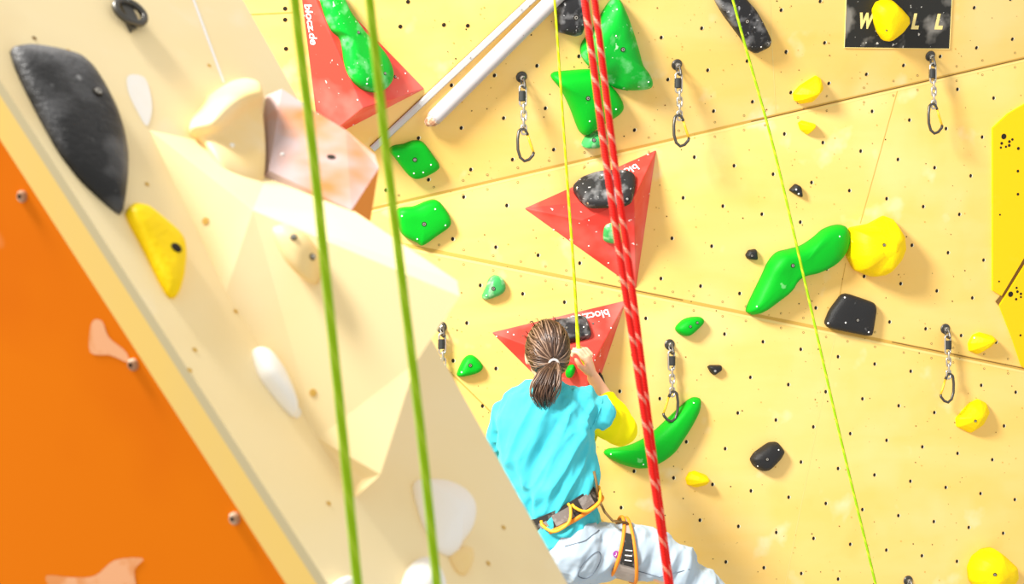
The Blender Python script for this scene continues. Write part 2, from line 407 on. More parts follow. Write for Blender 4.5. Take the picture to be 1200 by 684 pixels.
for (u, v) in ((27, 230), (157, 427), (276, 607)):
    mb = MB(); c = SIDE.at(u, v)
    mb.lathe(c-SIDE.n*.002, SIDE.n, [(.0075, 0), (.0075, .005), (.005, .008), (.003, .008), (.003, .004)], 12, mis=[0, 0, 0, 1])
    mb.build('screw', [M['rust'], M['hole']], parent=wall_side, smooth=False)

# ------------------------------------------------------------------ holds
def fasten(o, bvh, bolts, screws, br=.009, sr=.0034):
    for (u, v) in bolts:
        r = ray(u, v).normalized(); hit, nn, _, _ = bvh.ray_cast(CAM, r)
        if hit is None: print('bolt miss', o.name, u, v); continue
        if nn.dot(r) > 0: nn = -nn
        mb = MB(); s = br
        mb.lathe(hit-nn*.004, nn, [(s*1.05, 0), (s*1.05, .0055), (s*.82, .006), (s*.72, .005), (s*.66, .0075), (s*.34, .0075), (s*.3, .0045)], 14, mis=[0, 0, 0, 1, 1, 0])
        mb.build('bolt', [M['hole'], M['steel_bright']], parent=o)
    for (u, v) in screws:
        r = ray(u, v).normalized(); hit, nn, _, _ = bvh.ray_cast(CAM, r)
        if hit is None: print('screw miss', o.name, u, v); continue
        if nn.dot(r) > 0: nn = -nn
        mb = MB(); mb.lathe(hit-nn*.003, nn, [(sr, 0), (sr, .004), (sr*.6, .005)], 10)
        mb.build('screw', [M['white_dot'] if sr < .005 else M['steel']], parent=o)
DOME = [(1, -.03), (1.0, .22), (.955, .5), (.86, .74), (.68, .90), (.44, .98), (.2, 1.0)]
FLATTOP = [(1, -.03), (1.0, .35), (.97, .62), (.90, .82), (.75, .93), (.45, 1.0), (.2, 1.0)]
PEAK = [(1, -.03), (1.0, .12), (.93, .3), (.75, .55), (.5, .78), (.25, .94), (.1, 1.0)]
def hold(label, pts, P, H, matn, top=None, prof=DOME, corner=None, bolts=(), screws=(), lump=.004, name='climbing_hold', cat='climbing hold', group=None, br=.009, sr=.0034, facet=False, dipat=None):
    if corner is None: ol = catmull(pts, 6)
    elif corner == 0: ol = list(pts)
    else: ol = round_corners(pts, corner)
    cu = sum(p[0] for p in pts)/len(pts); cv = sum(p[1] for p in pts)/len(pts)
    if top is None: top = (cu, cv)
    nO = len(ol); vs = []; seed = random.uniform(0, 50)
    for s, h in prof:
        for (u, v) in ol:
            p = P.at(top[0]+(u-top[0])*s, top[1]+(v-top[1])*s, H*.16)-P.n*(H*.16)   # the outline is the silhouette at mid height
            hh = H*h
            if h > 0 and lump: hh += lump*h*noise.noise(p*14+V((seed, 0, 0)))
            if dipat and h > .4:
                uu = top[0]+(u-top[0])*s; v_ = top[1]+(v-top[1])*s
                g = math.exp(-((uu-dipat[0])**2+(v_-dipat[1])**2)/(2*dipat[2]**2)); hh -= dipat[3]*g
            vs.append(p+P.n*hh)
    fs = []
    for i in range(len(prof)-1):
        for k in range(nO):
            fs.append([i*nO+k, i*nO+(k+1) % nO, (i+1)*nO+(k+1) % nO, (i+1)*nO+k])
    fs.append([(len(prof)-1)*nO+k for k in range(nO)])
    fs.append(list(range(nO)))
    o = new_obj(name, vs, fs, M[matn], loc=P.at(cu, cv), smooth=not facet, label=label, cat=cat, group=group)
    fasten(o, BVHTree.FromPolygons(vs, fs), bolts, screws, br, sr)
    return o
def poly(label, verts, faces, P, mats, midx=None, name='climbing_volume', cat='climbing volume', bevel=.004, skirt=None, base=-.004):
    pts = [P.at(u, v, h) if h else P.at(u, v) for u, v, h in verts]
    fs = [list(f) for f in faces]
    mi = list(midx) if midx else [0]*len(fs)
    if skirt:                                         # close the body down to the panel along its normal
        ex = []
        for i in skirt:
            d = P.n.dot(pts[i]-P.o); pts.append(pts[i]-P.n*(d-base)); ex.append(len(pts)-1)
        m_ = len(skirt)
        for k in range(m_):
            fs.append([skirt[k], skirt[(k+1) % m_], ex[(k+1) % m_], ex[k]]); mi.append(0)
        fs.append(ex); mi.append(0)
    c = sum(pts, V((0, 0, 0)))/len(pts)
    c = c-P.n*P.n.dot(c-P.o)
    o = new_obj(name, pts, fs, mats, loc=c, midx=mi, label=label, cat=cat)
    if bevel:
        b = o.modifiers.new('edge_rounding', 'BEVEL'); b.width = bevel; b.segments = 2; b.limit_method = 'ANGLE'
    return o, pts, BVHTree.FromPolygons(pts, fs)
def text_mesh(s, P, start, end, h_off, name, m, parent=None, bold=.02, loc=None, size=None, **kw):
    cu = bpy.data.curves.new('t', 'FONT'); cu.body = s; cu.size = 1; cu.offset = bold; cu.extrude = .01
    o = bpy.data.objects.new('t', cu); COL.objects.link(o)
    dg = bpy.context.evaluated_depsgraph_get(); dg.update()
    me = o.evaluated_get(dg).to_mesh()
    vs = [v.co.copy() for v in me.vertices]; fs = [list(p.vertices) for p in me.polygons]
    o.evaluated_get(dg).to_mesh_clear(); bpy.data.objects.remove(o)
    wd = max(v.x for v in vs)-min(v.x for v in vs); x0 = min(v.x for v in vs)
    a = P.at(*start); b = P.at(*end); t = (b-a); sc = t.length/wd; t.normalize()
    up = P.n.cross(t)
    sy = sc if size is None else size
    pts = [a+t*((v.x-x0)*sc)+up*(v.y*sy)+P.n*(h_off+v.z*.05) for v in vs]
    return new_obj(name, pts, fs, m, parent=parent, loc=loc, **kw)

# ---- three red volumes
o, p, bv = poly('large red triangular volume at top left, with a long green hold bolted on it', [(347, -52, 0), (374, 168, 0), (498, 104, 0), (425, 127, .17)], [[0, 1, 3], [1, 2, 3], [2, 0, 3], [0, 1, 2]], TOP, M['red'])
fasten(o, bv, [], [(475, 86), (373, 134), (419, 117), (414, 146), (358, 8)])
fasten(o, bv, [(463, 90)], [], br=.006)
f = Plane.three(p[0], p[1], p[3]); text_mesh('blocz.de', f, (357, 5), (364.5, 52), .0015, 'lettering', M['print_white'], parent=o, bold=.012)
FA = Plane.three(p[0], p[2], p[3])
hold('long green hold mounted on the large red volume at top left', [(372, -22), (377, 3), (388, 33), (400, 47), (405, 75), (413, 93), (425, 104), (440, 108), (452, 103), (458, 92), (456, 80), (446, 62), (421, 36), (403, 10), (390, -14)], FA, .05, 'green_chalk', prof=FLATTOP, bolts=[(420, 38), (451, 86)], screws=[(430, 98)], br=.006)
o, p, bv = poly('red triangular volume in the middle of the wall, casting a shadow to its right', [(613, 244, 0), (769.5, 175, 0), (745.5, 339, 0), (682, 257, .085), (743, 231, .16)], [[0, 1, 4, 3], [0, 3, 4, 2], [1, 2, 4], [0, 2, 1]], MID, M['red'])
fasten(o, bv, [], [(656, 232), (679, 261), (649, 269), (690, 258), (713, 308), (748, 197), (690, 288)]); fasten(o, bv, [(672, 240)], [], br=.005)
f = Plane.three(p[0], p[1], p[4]); FB = f; FB2 = Plane.three(p[0], p[2], p[4])
text_mesh('blocz.de', f, (745, 192.5), (703, 211.5), .003, 'lettering', M['print_white'], parent=o, bold=.012)
hold('black chalky hold on the upper face of the middle red volume', [(670, 222), (680, 212), (695, 206), (710, 203.5), (738, 203), (745, 207), (744, 222), (740, 236), (731, 241), (690, 243), (680, 236)], FB, .045, 'black_chalk', corner=.3, prof=FLATTOP, bolts=[(704, 208)], screws=[(676, 220), (689, 238), (735, 233)], br=.007, sr=.005)
hold('small green hold on the lower face of the middle red volume', [(706, 275), (708, 264), (714, 260), (724, 260), (731, 268), (731, 281), (718, 284), (708, 281)], FB2, .035, 'green_pale')
o, p, bv = poly('red triangular volume behind the head of the climber', [(575, 389, 0), (734.5, 351, 0), (685, 498, 0), (691, 432, .16)], [[0, 1, 3], [0, 3, 2], [1, 2, 3], [0, 2, 1]], BOT, M['red'])
fasten(o, bv, [], [(582, 394), (595, 389), (702, 393), (716, 384), (697, 422), (602, 392)]); fasten(o, bv, [(695, 379)], [], br=.005)
f = Plane.three(p[0], p[1], p[3]); FC = f
text_mesh('blocz.de', f, (712, 362.5), (668, 371), .002, 'lettering', M['print_white'], parent=o, bold=.012)
hold('black speckled hold on the red volume behind the head of the climber', [(645, 377), (682, 371.5), (687, 374), (693, 393), (690, 396), (655, 404), (646, 400)], FC, .04, 'black_chalk', corner=.2, prof=FLATTOP, bolts=[(664, 384)], screws=[(684, 383)], br=.006)
hold('tiny bright green hold between the head and the raised hand of the climber', [(663, 434), (666, 429), (672, 428), (674, 434), (671, 440), (665, 440)], Plane.three(p[0], p[3], p[2]), .03, 'green')
hold('narrow black hold at the foot of the red volume beside the climber, mostly hidden', [(694, 445), (699, 433), (703, 436), (708, 452), (709, 462), (700, 468), (693, 460)], BOT, .06, 'black', corner=.25)

# ---- green holds on the back wall
hold('tall green hold at the top, right behind the red ropes', [(722, -2), (729, 4), (740, 32), (747, 55), (752, 74), (760, 86), (764, 98), (758, 104), (735, 105.5), (722, 103), (711, 97), (697, 84), (686, 73), (681, 61), (684, 49), (694, 37), (704, 20), (714, 4)], TOP, .085, 'green_chalk', top=(716, 52), bolts=[(730, 58)], screws=[(723, 11), (722, 42), (760, 96)], lump=.01, dipat=(716, 92, 9, .03))
hold('broad green hold just below the tall one, bright at its left side', [(647, 92), (649, 86), (660, 84), (692, 82), (702, 86), (711, 96), (722, 107), (730, 122), (726, 132), (714, 140), (700, 148), (688, 157), (681, 156), (676, 147), (668, 126), (658, 106)], TOP, .07, 'green', top=(692, 114), bolts=[(689, 115)], screws=[(657, 93), (722, 128), (691, 142)])
hold('pale green little hold tucked under the broad green hold', [(682, 171), (686, 161), (693, 156), (702, 153), (711, 155), (713, 164), (707, 170), (693, 172.5)], TOP, .05, 'green_pale', bolts=[(696, 164)], br=.008)
hold('green four-cornered hold left of the hanging chain, right of the second rope, upper one', [(456, 176), (462, 171), (473, 169), (485, 165), (496, 167), (507, 181), (514, 192), (511, 198), (496, 206), (485, 208), (476, 202), (462, 184)], TOP, .045, 'green', prof=FLATTOP, bolts=[(486, 187)], screws=[(467, 183), (505, 193), (485, 203), (496, 202)])
hold('green five-cornered hold below the panel joint beside the second lime rope', [(464, 250), (469, 243.5), (485, 241.5), (499, 236), (510, 234), (518, 240), (527, 255), (526, 265), (511, 276), (495, 287), (488, 284), (472, 275), (465, 259)], MID, .05, 'green', prof=FLATTOP, bolts=[(497, 262.5)], screws=[(471, 253), (510, 245), (522, 264), (489, 280)])
hold('small translucent-looking green hold, the upper of two left of the red volumes', [(565, 347), (570, 335), (573, 327), (580, 322), (589, 326), (592, 338), (585, 346), (570, 351)], BOT, .04, 'green_pale', bolts=[(578, 338)], screws=[(570, 346)], br=.008)
hold('small dark green hold near the shoulder of the climber, by the panel edge', [(536, 437), (544, 420), (554, 416), (565, 427), (562, 435), (550, 439.5), (539, 441)], BOT, .045, 'green', bolts=[(551, 428)], screws=[(541, 436)], br=.008)
hold('small green leaf-shaped hold above the right-hand lower quickdraw', [(792, 384), (800, 375), (810, 371.5), (821, 371.5), (824, 377), (817, 385), (806, 393.5), (796, 391)], BOT, .045, 'green', bolts=[(809, 382.5), (817, 378)], br=.006)
hold('big green crescent hold under the elbow of the climber', [(709, 532), (713, 526), (728, 524), (745, 519), (765, 507), (790, 484), (808, 468), (817, 465.5), (821, 469), (819, 480), (811, 496), (800, 513), (790, 528), (775, 540), (756, 548), (740, 547), (722, 541)], BOT, .075, 'green', top=(768, 524), bolts=[(764, 527)], screws=[(716, 532), (813, 472), (754, 544)])
hold('long curved green hold crossed by the thin rope on the right', [(876, 360), (878, 367), (884, 368), (895, 363), (918, 345), (928, 331), (938, 323), (958, 318), (979, 307), (990, 295), (995, 281), (993, 269), (988, 264), (978, 264), (965, 269), (953, 279), (939, 288), (925, 292), (911, 296), (901, 307), (893, 324)], MID, .08, 'green', bolts=[(929, 311)], screws=[(984, 277), (887, 359)], top=(930, 312), lump=.008,
     prof=[(1, -.03), (1.0, .25), (.97, .5), (.90, .74), (.8, .9), (.6, 1.0), (.3, 1.0)])

# ---- black and dark holds on the back wall
hold('dark grey chalky hold at the top edge, left of the red ropes', [(652, -14), (651, 10), (651.5, 37), (672, 42), (680, 40), (686, 24), (690, -14)], TOP, .06, 'black_chalk', corner=.15, bolts=[(675, 20.5)], br=.010)
hold('long black hold slanting down from the top edge behind the thin right rope', [(832, -26), (838, 2), (849, 20), (868, 45), (876, 58), (884, 62), (900, 54), (902, 46), (894, 28), (884, 10), (868, -8), (850, -30)], TOP, .055, 'black_chalk', corner=.25, prof=FLATTOP, bolts=[(875.5, 25)], screws=[(892, 55)], br=.010)
hold('black diamond-shaped hold under the big yellow hold', [(988, 342), (1024, 354), (1026, 362), (1021, 392), (1015, 393), (970, 384), (966, 378), (972, 363)], MID, .045, 'black', corner=.25, prof=FLATTOP, bolts=[(1005, 375)], screws=[(990, 348.5), (970.5, 378.5), (1018, 389), (991, 378)], br=.008, sr=.004)
hold('tiny black triangular hold beside the thin right rope, upper', [(924, 223), (932, 215), (938, 218), (940, 232)], MID, .03, 'black', corner=.2, screws=[(933, 222), (936, 227)], sr=.004)
hold('tiny black square hold above the end of the long green hold', [(873.5, 299), (877, 293), (886, 291.5), (887.5, 304.5), (876, 303.5)], MID, .03, 'black', corner=.2, bolts=[(881, 299.5)], br=.006)
hold('tiny dark grey hold right of the lower middle quickdraw', [(829, 429.5), (832, 427.5), (845, 427.5), (845.5, 433), (837, 439.5), (833, 437)], BOT, .03, 'black', corner=.2, screws=[(838, 434.5)], sr=.0055)
hold('black oblong hold alone on the lower wall', [(879, 538), (884, 530), (901, 518), (911, 517.5), (919, 528), (915, 536), (900, 551), (893, 552), (883, 546)], BOT, .05, 'black', corner=.25, bolts=[(899, 538)], screws=[(912.5, 527), (888, 546)], br=.008)

# ---- yellow holds on the back wall
hold('medium yellow hold just above the upper panel joint on the right', [(930, 110), (938, 101), (957, 89), (962, 92), (965, 102), (951, 120), (938, 122), (931, 118)], TOP, .06, 'yellow', corner=.12, prof=PEAK, top=(952, 104), facet=True, lump=.01)
hold('tiny yellow hold just below the upper panel joint', [(935.5, 144), (940, 141), (955.5, 145), (954.5, 151), (946, 158), (938, 152)], MID, .045, 'yellow', corner=.12, prof=PEAK, top=(950, 148), facet=True, screws=())
hold('large rounded yellow hold at the tip of the long green hold', [(993, 278), (997, 267), (1019, 263), (1037, 253), (1047, 257), (1055, 274), (1057, 288), (1051, 304), (1034, 322), (1020, 324), (1002, 317), (993, 300)], MID, .13, 'yellow', corner=.15, top=(1030, 286), bolts=[(1036, 287)], lump=.03, br=.007, dipat=(1036, 262, 8, .05), prof=[(1, -.03), (1.0, .2), (.95, .5), (.82, .8), (.6, .95), (.3, 1.0)])
hold('small yellow hold below the lower panel joint beside the right quickdraw', [(1134.5, 402), (1139, 392), (1147, 388.5), (1162, 392.5), (1167, 398.5), (1157, 408.5), (1146, 415), (1136, 411)], BOT, .075, 'yellow', corner=.12, prof=PEAK, top=(1155, 398), facet=True, bolts=[(1142, 396)], br=.004)
hold('yellow angular hold below the right quickdraw, slanting', [(1121, 490), (1137, 472), (1147, 467.5), (1156, 472), (1160, 483), (1152, 498), (1138, 507.5), (1122, 500)], BOT, .07, 'yellow', corner=.12, prof=PEAK, top=(1142, 486), facet=True, bolts=[(1143, 493)], br=.006)
hold('small yellow hold low on the wall beside the red rope', [(804, 561), (808, 553.5), (815, 551.5), (828, 556.5), (831.5, 562.5), (826, 568.5), (815, 571), (806, 568)], BOT, .06, 'yellow', corner=.12, prof=PEAK, top=(824, 561), facet=True)
hold('large yellow hold in the bottom right corner', [(1135.5, 665), (1141, 652), (1152, 643.5), (1163, 641.5), (1172, 648), (1184, 660), (1186, 674), (1181, 686), (1166, 694), (1146, 692), (1137, 680)], BOT, .12, 'yellow', corner=.15, top=(1164, 666), bolts=[(1166, 673)], lump=.02, br=.008)

# ---- the sign board with its hold
sg = [(993, -46), (1117.5, -46), (1112, 57), (989, 55.5)]
mb = MB()
mb.add([TOP.at(u, v)-TOP.n*.003 for u, v in sg]+[TOP.up(u, v, .004) for u, v in sg], [[0, 1, 2, 3], [4, 5, 6, 7], [0, 1, 5, 4], [1, 2, 6, 5], [2, 3, 7, 6], [3, 0, 4, 7]])
rimu = [(993, -46), (989, 55.5), (1112, 57), (1117.5, -46)]
sign = mb.build('sign_board', [M['poster']], loc=TOP.at(1052, 10), label='scuffed black sign board with pale capital letters at top right', cat='sign')
mb = MB(); mb.tube([TOP.up(u, v, .003) for u, v in rimu], .0022, 6); mb.build('trim', [M['letter']], parent=sign)
for ch, a, b in (('W', (1003.5, 31.8), (1021, 32.2)), ('L', (1067, 32.6), (1075.5, 32.8)), ('L', (1094.5, 32.9), (1103.5, 33))):
    text_mesh(ch, TOP, a, b, .005, 'letter', M['letter'], parent=sign, bold=.05, size=.088)
hold('yellow faceted hold bolted over the letters of the black sign', [(1022.5, 12), (1027, 3), (1037, -1), (1046, .5), (1054, 8), (1063, 18), (1063.5, 25), (1055, 36), (1039, 47.5), (1034, 47), (1028, 38), (1024.5, 27)], TOP, .08, 'yellow', corner=.2, top=(1040, 20), lump=.01, bolts=[(1039, 35.5)], br=.004)

# ---- yellow painted volume at the right edge, two low boards meeting at a slot
yv = thing('climbing_volume', 'bright yellow flat volume at the right edge, with clusters of drilled holes', 'climbing volume', MID.at(1200, 300))
def slab(name, pts, h0, par, m):
    mb = MB(); k = len(pts)
    hs = h0 if isinstance(h0, (list, tuple)) else [h0]*k
    mb.add([MID.at(u, v)-MID.n*.004 for u, v in pts]+[MID.up(u, v, h) for (u, v), h in zip(pts, hs)], [list(range(k)), list(range(k, 2*k))]+[[i, (i+1) % k, k+(i+1) % k, k+i] for i in range(k)])
    o = mb.build(name, [m], parent=par)
    return o, Plane.three(MID.up(*pts[0], hs[0]), MID.up(*pts[1], hs[1]), MID.up(*pts[2], hs[2]))
_, PU = slab('upper_board', [(1162, 340), (1162, 150), (1180, 133), (1204, 119), (1300, 119), (1300, 130), (1172, 346)], .012, yv, M['yellow_paint'])
_, PD = slab('lower_board', [(1170, 357), (1300, 150), (1300, 460), (1222, 452), (1196, 428), (1186, 398)], .012, yv, M['yellow_paint'])
mb = MB(); k = [(1166, 353), (1172, 346), (1300, 130), (1300, 150), (1170, 358)]
mb.add([MID.up(u, v, .003) for u, v in k], [[0, 1, 2, 3, 4]]); mb.build('slot', [M['seam_dark']], parent=yv)
def pdots(lst, par):
    for (u, v, r) in lst:
        P = PU if v < 350 and u < 1180 or v < 300 else PD
        mb = MB(); c = MID.up(u, v, .0125); mb.lathe(c-MID.n*.002, MID.n, [(r/285, 0), (r/285, .0026)], 12); mb.build('drilled_hole', [M['hole']], parent=par)
pdots([(1174.5, 159.5, 3.6), (1172, 167.5, 1.9), (1181, 165.5, 1.9), (1184.5, 163, 1.6), (1177, 171.5, 1.5), (1180.8, 170, 1.9), (1171, 172.5, 1.5), (1191.5, 173.5, 2), (1191, 200, 1.8), (1191, 227, 1.8), (1170, 251, 1.2), (1169, 329, 1.2)], yv)
for (u, v, r) in ((1182.5, 344, 3.6), (1189.5, 336.5, 1.5), (1190.5, 341, 1.8), (1194.5, 343.5, 1.7), (1189, 349.8, 1.7), (1194.5, 347.3, 1.4), (1194, 392, 1.5)):
    mb = MB(); c = MID.up(u, v, .0125); mb.lathe(c-MID.n*.002, MID.n, [(r/285, 0), (r/285, .0026)], 12); mb.build('drilled_hole', [M['hole']], parent=yv)

# ---- pipe and edging strip at the top
a = TOP.up(505, 135.5, .034); b = TOP.up(700, -58, .034); t = (b-a).normalized()
mb = MB(); R = .031
mb.tube([a+t*s for s in (0, .02, .3, .6, .9, (b-a).length)], R, 24, 0, cap=True)
pipe = mb.build('pipe', [M['pipe']], loc=TOP.at(575, 65), smooth=True, label='scuffed white round pipe running diagonally up across the wall', cat='pipe')
mb = MB(); mb.tube([a-t*.03-TOP.n*.012, a-t*.012, a+t*.006], [.016, .026, .0315], 14, 0); mb.build('torn_end', [M['rust']], parent=pipe)
mb = MB(); P_ = TOP
a = P_.at(436, 174); b = P_.at(690, -64); t = (b-a).normalized(); s = P_.n.cross(t)
hw = .014
prof = [(-hw, -.003), (-hw, .008), (-hw*.6, .012), (hw*.6, .012), (hw, .008), (hw, -.003)]
for q0 in (0,):
    vs = [p+s*x+P_.n*z for p in (a, b) for x, z in prof]; k = len(prof)
    mb.add(vs, [[i, (i+1) % k, k+(i+1) % k, k+i] for i in range(k)]+[list(range(k)), list(range(k, 2*k))])
es = mb.build('edging_strip', [M['strip']], loc=P_.at(540, 80), label='thin white metal edging strip running beside the diagonal white pipe', cat='trim')
mb = MB()
for sx in (-1, 1):
    mb.tube([a+s*sx*hw*1.06+P_.n*.004, b+s*sx*hw*1.06+P_.n*.004], .0016, 6)
mb.build('dark_edge', [M['seam_dark']], parent=es)
for k in range(4):
    c = a+t*(.25+k*.27)+P_.n*.011
    mb = MB(); mb.lathe(c, P_.n, [(.004, 0), (.004, .0025), (.002, .003)], 10); mb.build('screw', [M['steel']], parent=es)

# ------------------------------------------------------------------ quickdraws
def link_pts(c, L, Wd, ax, up, nn=14):
    """closed oval: half length L along up, half width Wd along ax"""
    out = []
    for k in range(nn):
        th = 2*math.pi*k/nn
        x = Wd*math.cos(th); y = (L-Wd)*(1 if math.sin(th) > 0 else -1 if math.sin(th) < 0 else 0)+Wd*math.sin(th)
        out.append(c+ax*x+up*y)
    return out
def quickdraw(u, v, label, gold='right', tw=0.3, sleeve_side=-1):
    P = wall_plane(u, v); n = P.n; c = P.at(u, v)
    q = thing('quickdraw', label, 'quickdraw', c)
    X = V((1, 0, 0)); Z = V((0, 0, 1)); Y = V((0, 1, 0))
    mb = MB(); mb.lathe(c-n*.003, n, [(.023, 0), (.023, .006), (.020, .009), (.012, .009)], 20, 0)
    hp = c+n*.030
    mb.tube(link_pts(c+n*.018-Z*.014, .026, .014, (n+X*.25).normalized(), (n*.5-Z*.85).normalized()), .0048, 8, 0, closed=True)
    hg = mb.build('hanger', [M['dark_steel']], parent=q, smooth=False)
    mb = MB(); mb.lathe(c+n*.005, n, [(.0105, 0), (.0105, .012), (.007, .014), (.004, .014), (.0035, .010)], 6, mis=[0, 0, 0, 1]); mb.build('bolt', [M['steel_bright'], M['hole']], parent=hg)
    ax = (X*math.cos(tw)+Y*math.sin(tw)); ay = (-X*math.sin(tw)+Y*math.cos(tw))
    z0 = hp-Z*.028
    lc = z0-Z*.036+X*-.004
    mb = MB(); mb.tube(link_pts(lc, .042, .0135, ax, Z, 18), .0045, 8, 0, closed=True); ql = mb.build('quick_link', [M['steel_bright']], parent=q, smooth=True)
    mb = MB(); mb.lathe(lc-Z*.022+ax*.0135*sleeve_side*.3, Z, [(.0125, 0), (.0135, .003), (.0135, .037), (.0125, .040)], 12); mb.build('rubber_sleeve', [M['rubber']], parent=ql)
    zc = lc.z-.036
    base = V((lc.x+.004, lc.y, 0))
    for k in range(4):
        cc = V((base.x, base.y, zc-.014-k*.0275))
        mb = MB(); mb.tube(link_pts(cc, .0200, .0105, ax if k % 2 else (ay*.9+ax*.45).normalized(), Z, 12), .0043, 6, 0, closed=True)
        mb.build('chain_link', [M['steel_bright']], parent=q, smooth=True)
    zt = zc-.014-3*.0275-.008
    m = 1 if gold == 'right' else -1
    cx = V((base.x, base.y, zt))
    cp = [(-.016, -.002), (-.019, -.03), (-.018, -.065), (-.011, -.092), (.002, -.104), (.016, -.098), (.028, -.082), (.030, -.072)]
    top = [(.012, -.012), (.004, .006), (-.008, .008), (-.014, .002)]
    P3 = lambda p: cx+ax*p[0]*m*1.35+Z*p[1]*1.12
    spine = [P3(p) for p in top+cp]
    mb = MB(); mb.tube(spine, [.0062]*len(spine), 8); cb = mb.build('carabiner', [M['dark_steel']], parent=q, smooth=True)
    mb = MB(); mb.tube([P3((.012, -.012)), P3((.018, -.035)), P3((.024, -.055)), P3((.030, -.073))], [.0042, .005, .005, .004], 8); mb.build('gate', [M['brass']], parent=cb, smooth=True)
    return q
quickdraw(611, 90, 'chain quickdraw left of the green holds, right of the white pipe', 'right')
quickdraw(793, 75.5, 'chain quickdraw at the top, right of the tall green hold', 'right')
quickdraw(1090, 65.5, 'chain quickdraw hanging just under the black sign', 'right', sleeve_side=-1)
quickdraw(1107.5, 385, 'chain quickdraw on the right, crossing the lower panel joint', 'left', sleeve_side=1)
quickdraw(784.5, 403.5, 'chain quickdraw above the green crescent hold', 'left', sleeve_side=1)
quickdraw(517, 383, 'chain quickdraw peeking out from behind the near cream volume', 'right')
quickdraw(1064, 680, 'quickdraw hanger cut by the bottom edge of the photo', 'right')

# ------------------------------------------------------------------ things on the near panel
hold('large black teardrop hold on the near panel at upper left, out of focus', [(12, 56), (30, 54), (60, 58), (90, 66), (106, 80), (121, 102), (135, 131), (144, 160), (148, 186), (147, 216), (145, 242), (142, 251), (125, 238), (96, 211), (70, 178), (45, 133), (27, 97), (17, 74)], FACE, .022, 'black_soft', corner=.3, top=(90, 140), prof=[(1, -.03), (1.0, .25), (.96, .6), (.80, .85), (.55, .97), (.3, 1.0)], bolts=[(114, 108)], br=.0065)
o = hold('yellow hold below the large black one on the near panel', [(147, 248), (152, 241), (166, 243), (186, 259), (206, 276), (213, 287), (215, 303), (212, 328), (207, 348), (198, 348), (186, 327), (167, 288), (152, 261)], FACE, .018, 'yellow', corner=.3, prof=FLATTOP)
mb = MB(); c = FACE.up(197, 301, .0165); mb.lathe(c, FACE.n, [(.0072, 0), (.0072, .003), (.004, .0034)], 14); mb.build('bolt_hole', [M['hole']], parent=o)
# hanger at the top of the near panel
hg = thing('bolt_hanger', 'dark ring hanger bolted at the top of the near panel', 'hanger', FACE.at(150, 14))
mb = MB(); c = FACE.up(148, 20, .010); ex = (FACE.at(170, 20)-FACE.at(150, 20)).normalized(); ey = FACE.n.cross(ex)
mb.tube([c+ex*.024*math.cos(k*.3142)+ey*.021*math.sin(k*.3142) for k in range(20)], .0052, 10, closed=True); mb.build('ring', [M['dark_steel']], parent=hg, smooth=True)
mb = MB(); k = [(131, -6), (142, -8), (152, 14), (160, 34), (152, 39)]
mb.add([FACE.up(u, v, -.002) for u, v in k]+[FACE.up(u, v, .009) for u, v in k], [[0, 1, 2, 3, 4], [5, 6, 7, 8, 9]]+[[i, (i+1) % 5, 5+(i+1) % 5, 5+i] for i in range(5)]); mb.build('plate', [M['dark_steel']], parent=hg)
mb = MB(); mb.lathe(FACE.up(143, 6, .008), FACE.n, [(.006, 0), (.006, .006), (.003, .007)], 6); mb.build('bolt', [M['steel']], parent=hg)
# big cream volume
cv, cp, bv = poly('big cream angular volume jutting from the near panel, crossed by two lime ropes',
    [(175, 152, 0), (265, 342, 0), (372, 513, 0), (425, 561, .02), (446, 556, .05), (488, 424, .15), (539, 347, .235), (296, 246, .075), (536, 329, .235), (322, 184, .006)],
    [[0, 1, 7], [1, 2, 7], [2, 3, 4], [2, 4, 5], [2, 5, 7], [7, 5, 6], [0, 7, 9], [7, 6, 8, 9]], FACE, [M['cream_volume']], bevel=.006, skirt=[0, 1, 2, 3, 4, 5, 6, 8, 9])
for (u, v) in ((241, 259), (367, 460), (480, 297)):
    hit, nn, _, _ = bv.ray_cast(CAM, ray(u, v).normalized())
    if hit:
        if nn.dot(ray(u, v)) > 0: nn = -nn
        mb = MB(); mb.lathe(hit-nn*.002, nn, [(.0048, 0), (.0048, .003)], 10); mb.build('drilled_hole', [M['seam']], parent=cv)
FV = Plane.three(cp[2], cp[5], cp[7])
hold('small cream hold with two bolts on the big cream volume', [(322, 272), (328, 264), (340, 264), (358, 276), (372, 296), (374, 318), (370, 332), (356, 326), (338, 306)], FV, .028, 'cream_resin', bolts=[(344, 278), (366, 301)], br=.004)
# chalky pink-orange volume
o, p, bv = poly('chalky pinkish orange volume at the edge of the near panel, above the cream volume',
    [(312, 112, 0.0), (330, 104, .03), (372, 132, .06), (405, 152, .085), (439, 181, .115), (444, 197, .115), (412, 246, .115), (316, 200, .045), (434, 260, .08), (300, 190, 0)],
    [[0, 9, 7], [0, 7, 1], [1, 7, 2], [2, 7, 3], [3, 7, 6], [3, 6, 5, 4], [5, 6, 8]], FACE, [M['pink_vol'], M['orange_vol']], [0, 0, 0, 0, 0, 0, 1], skirt=[0, 1, 2, 3, 4, 5, 8, 6, 7, 9], bevel=0)
fasten(o, bv, [], [(331, 181)], sr=.003)
hit, nn, _, _ = bv.ray_cast(CAM, ray(388, 184).normalized())
if hit:
    if nn.dot(ray(388, 184)) > 0: nn = -nn
    mb = MB(); mb.lathe(hit-nn*.002, nn, [(.0058, 0), (.0058, .003)], 12); mb.build('drilled_hole', [M['hole']], parent=o)
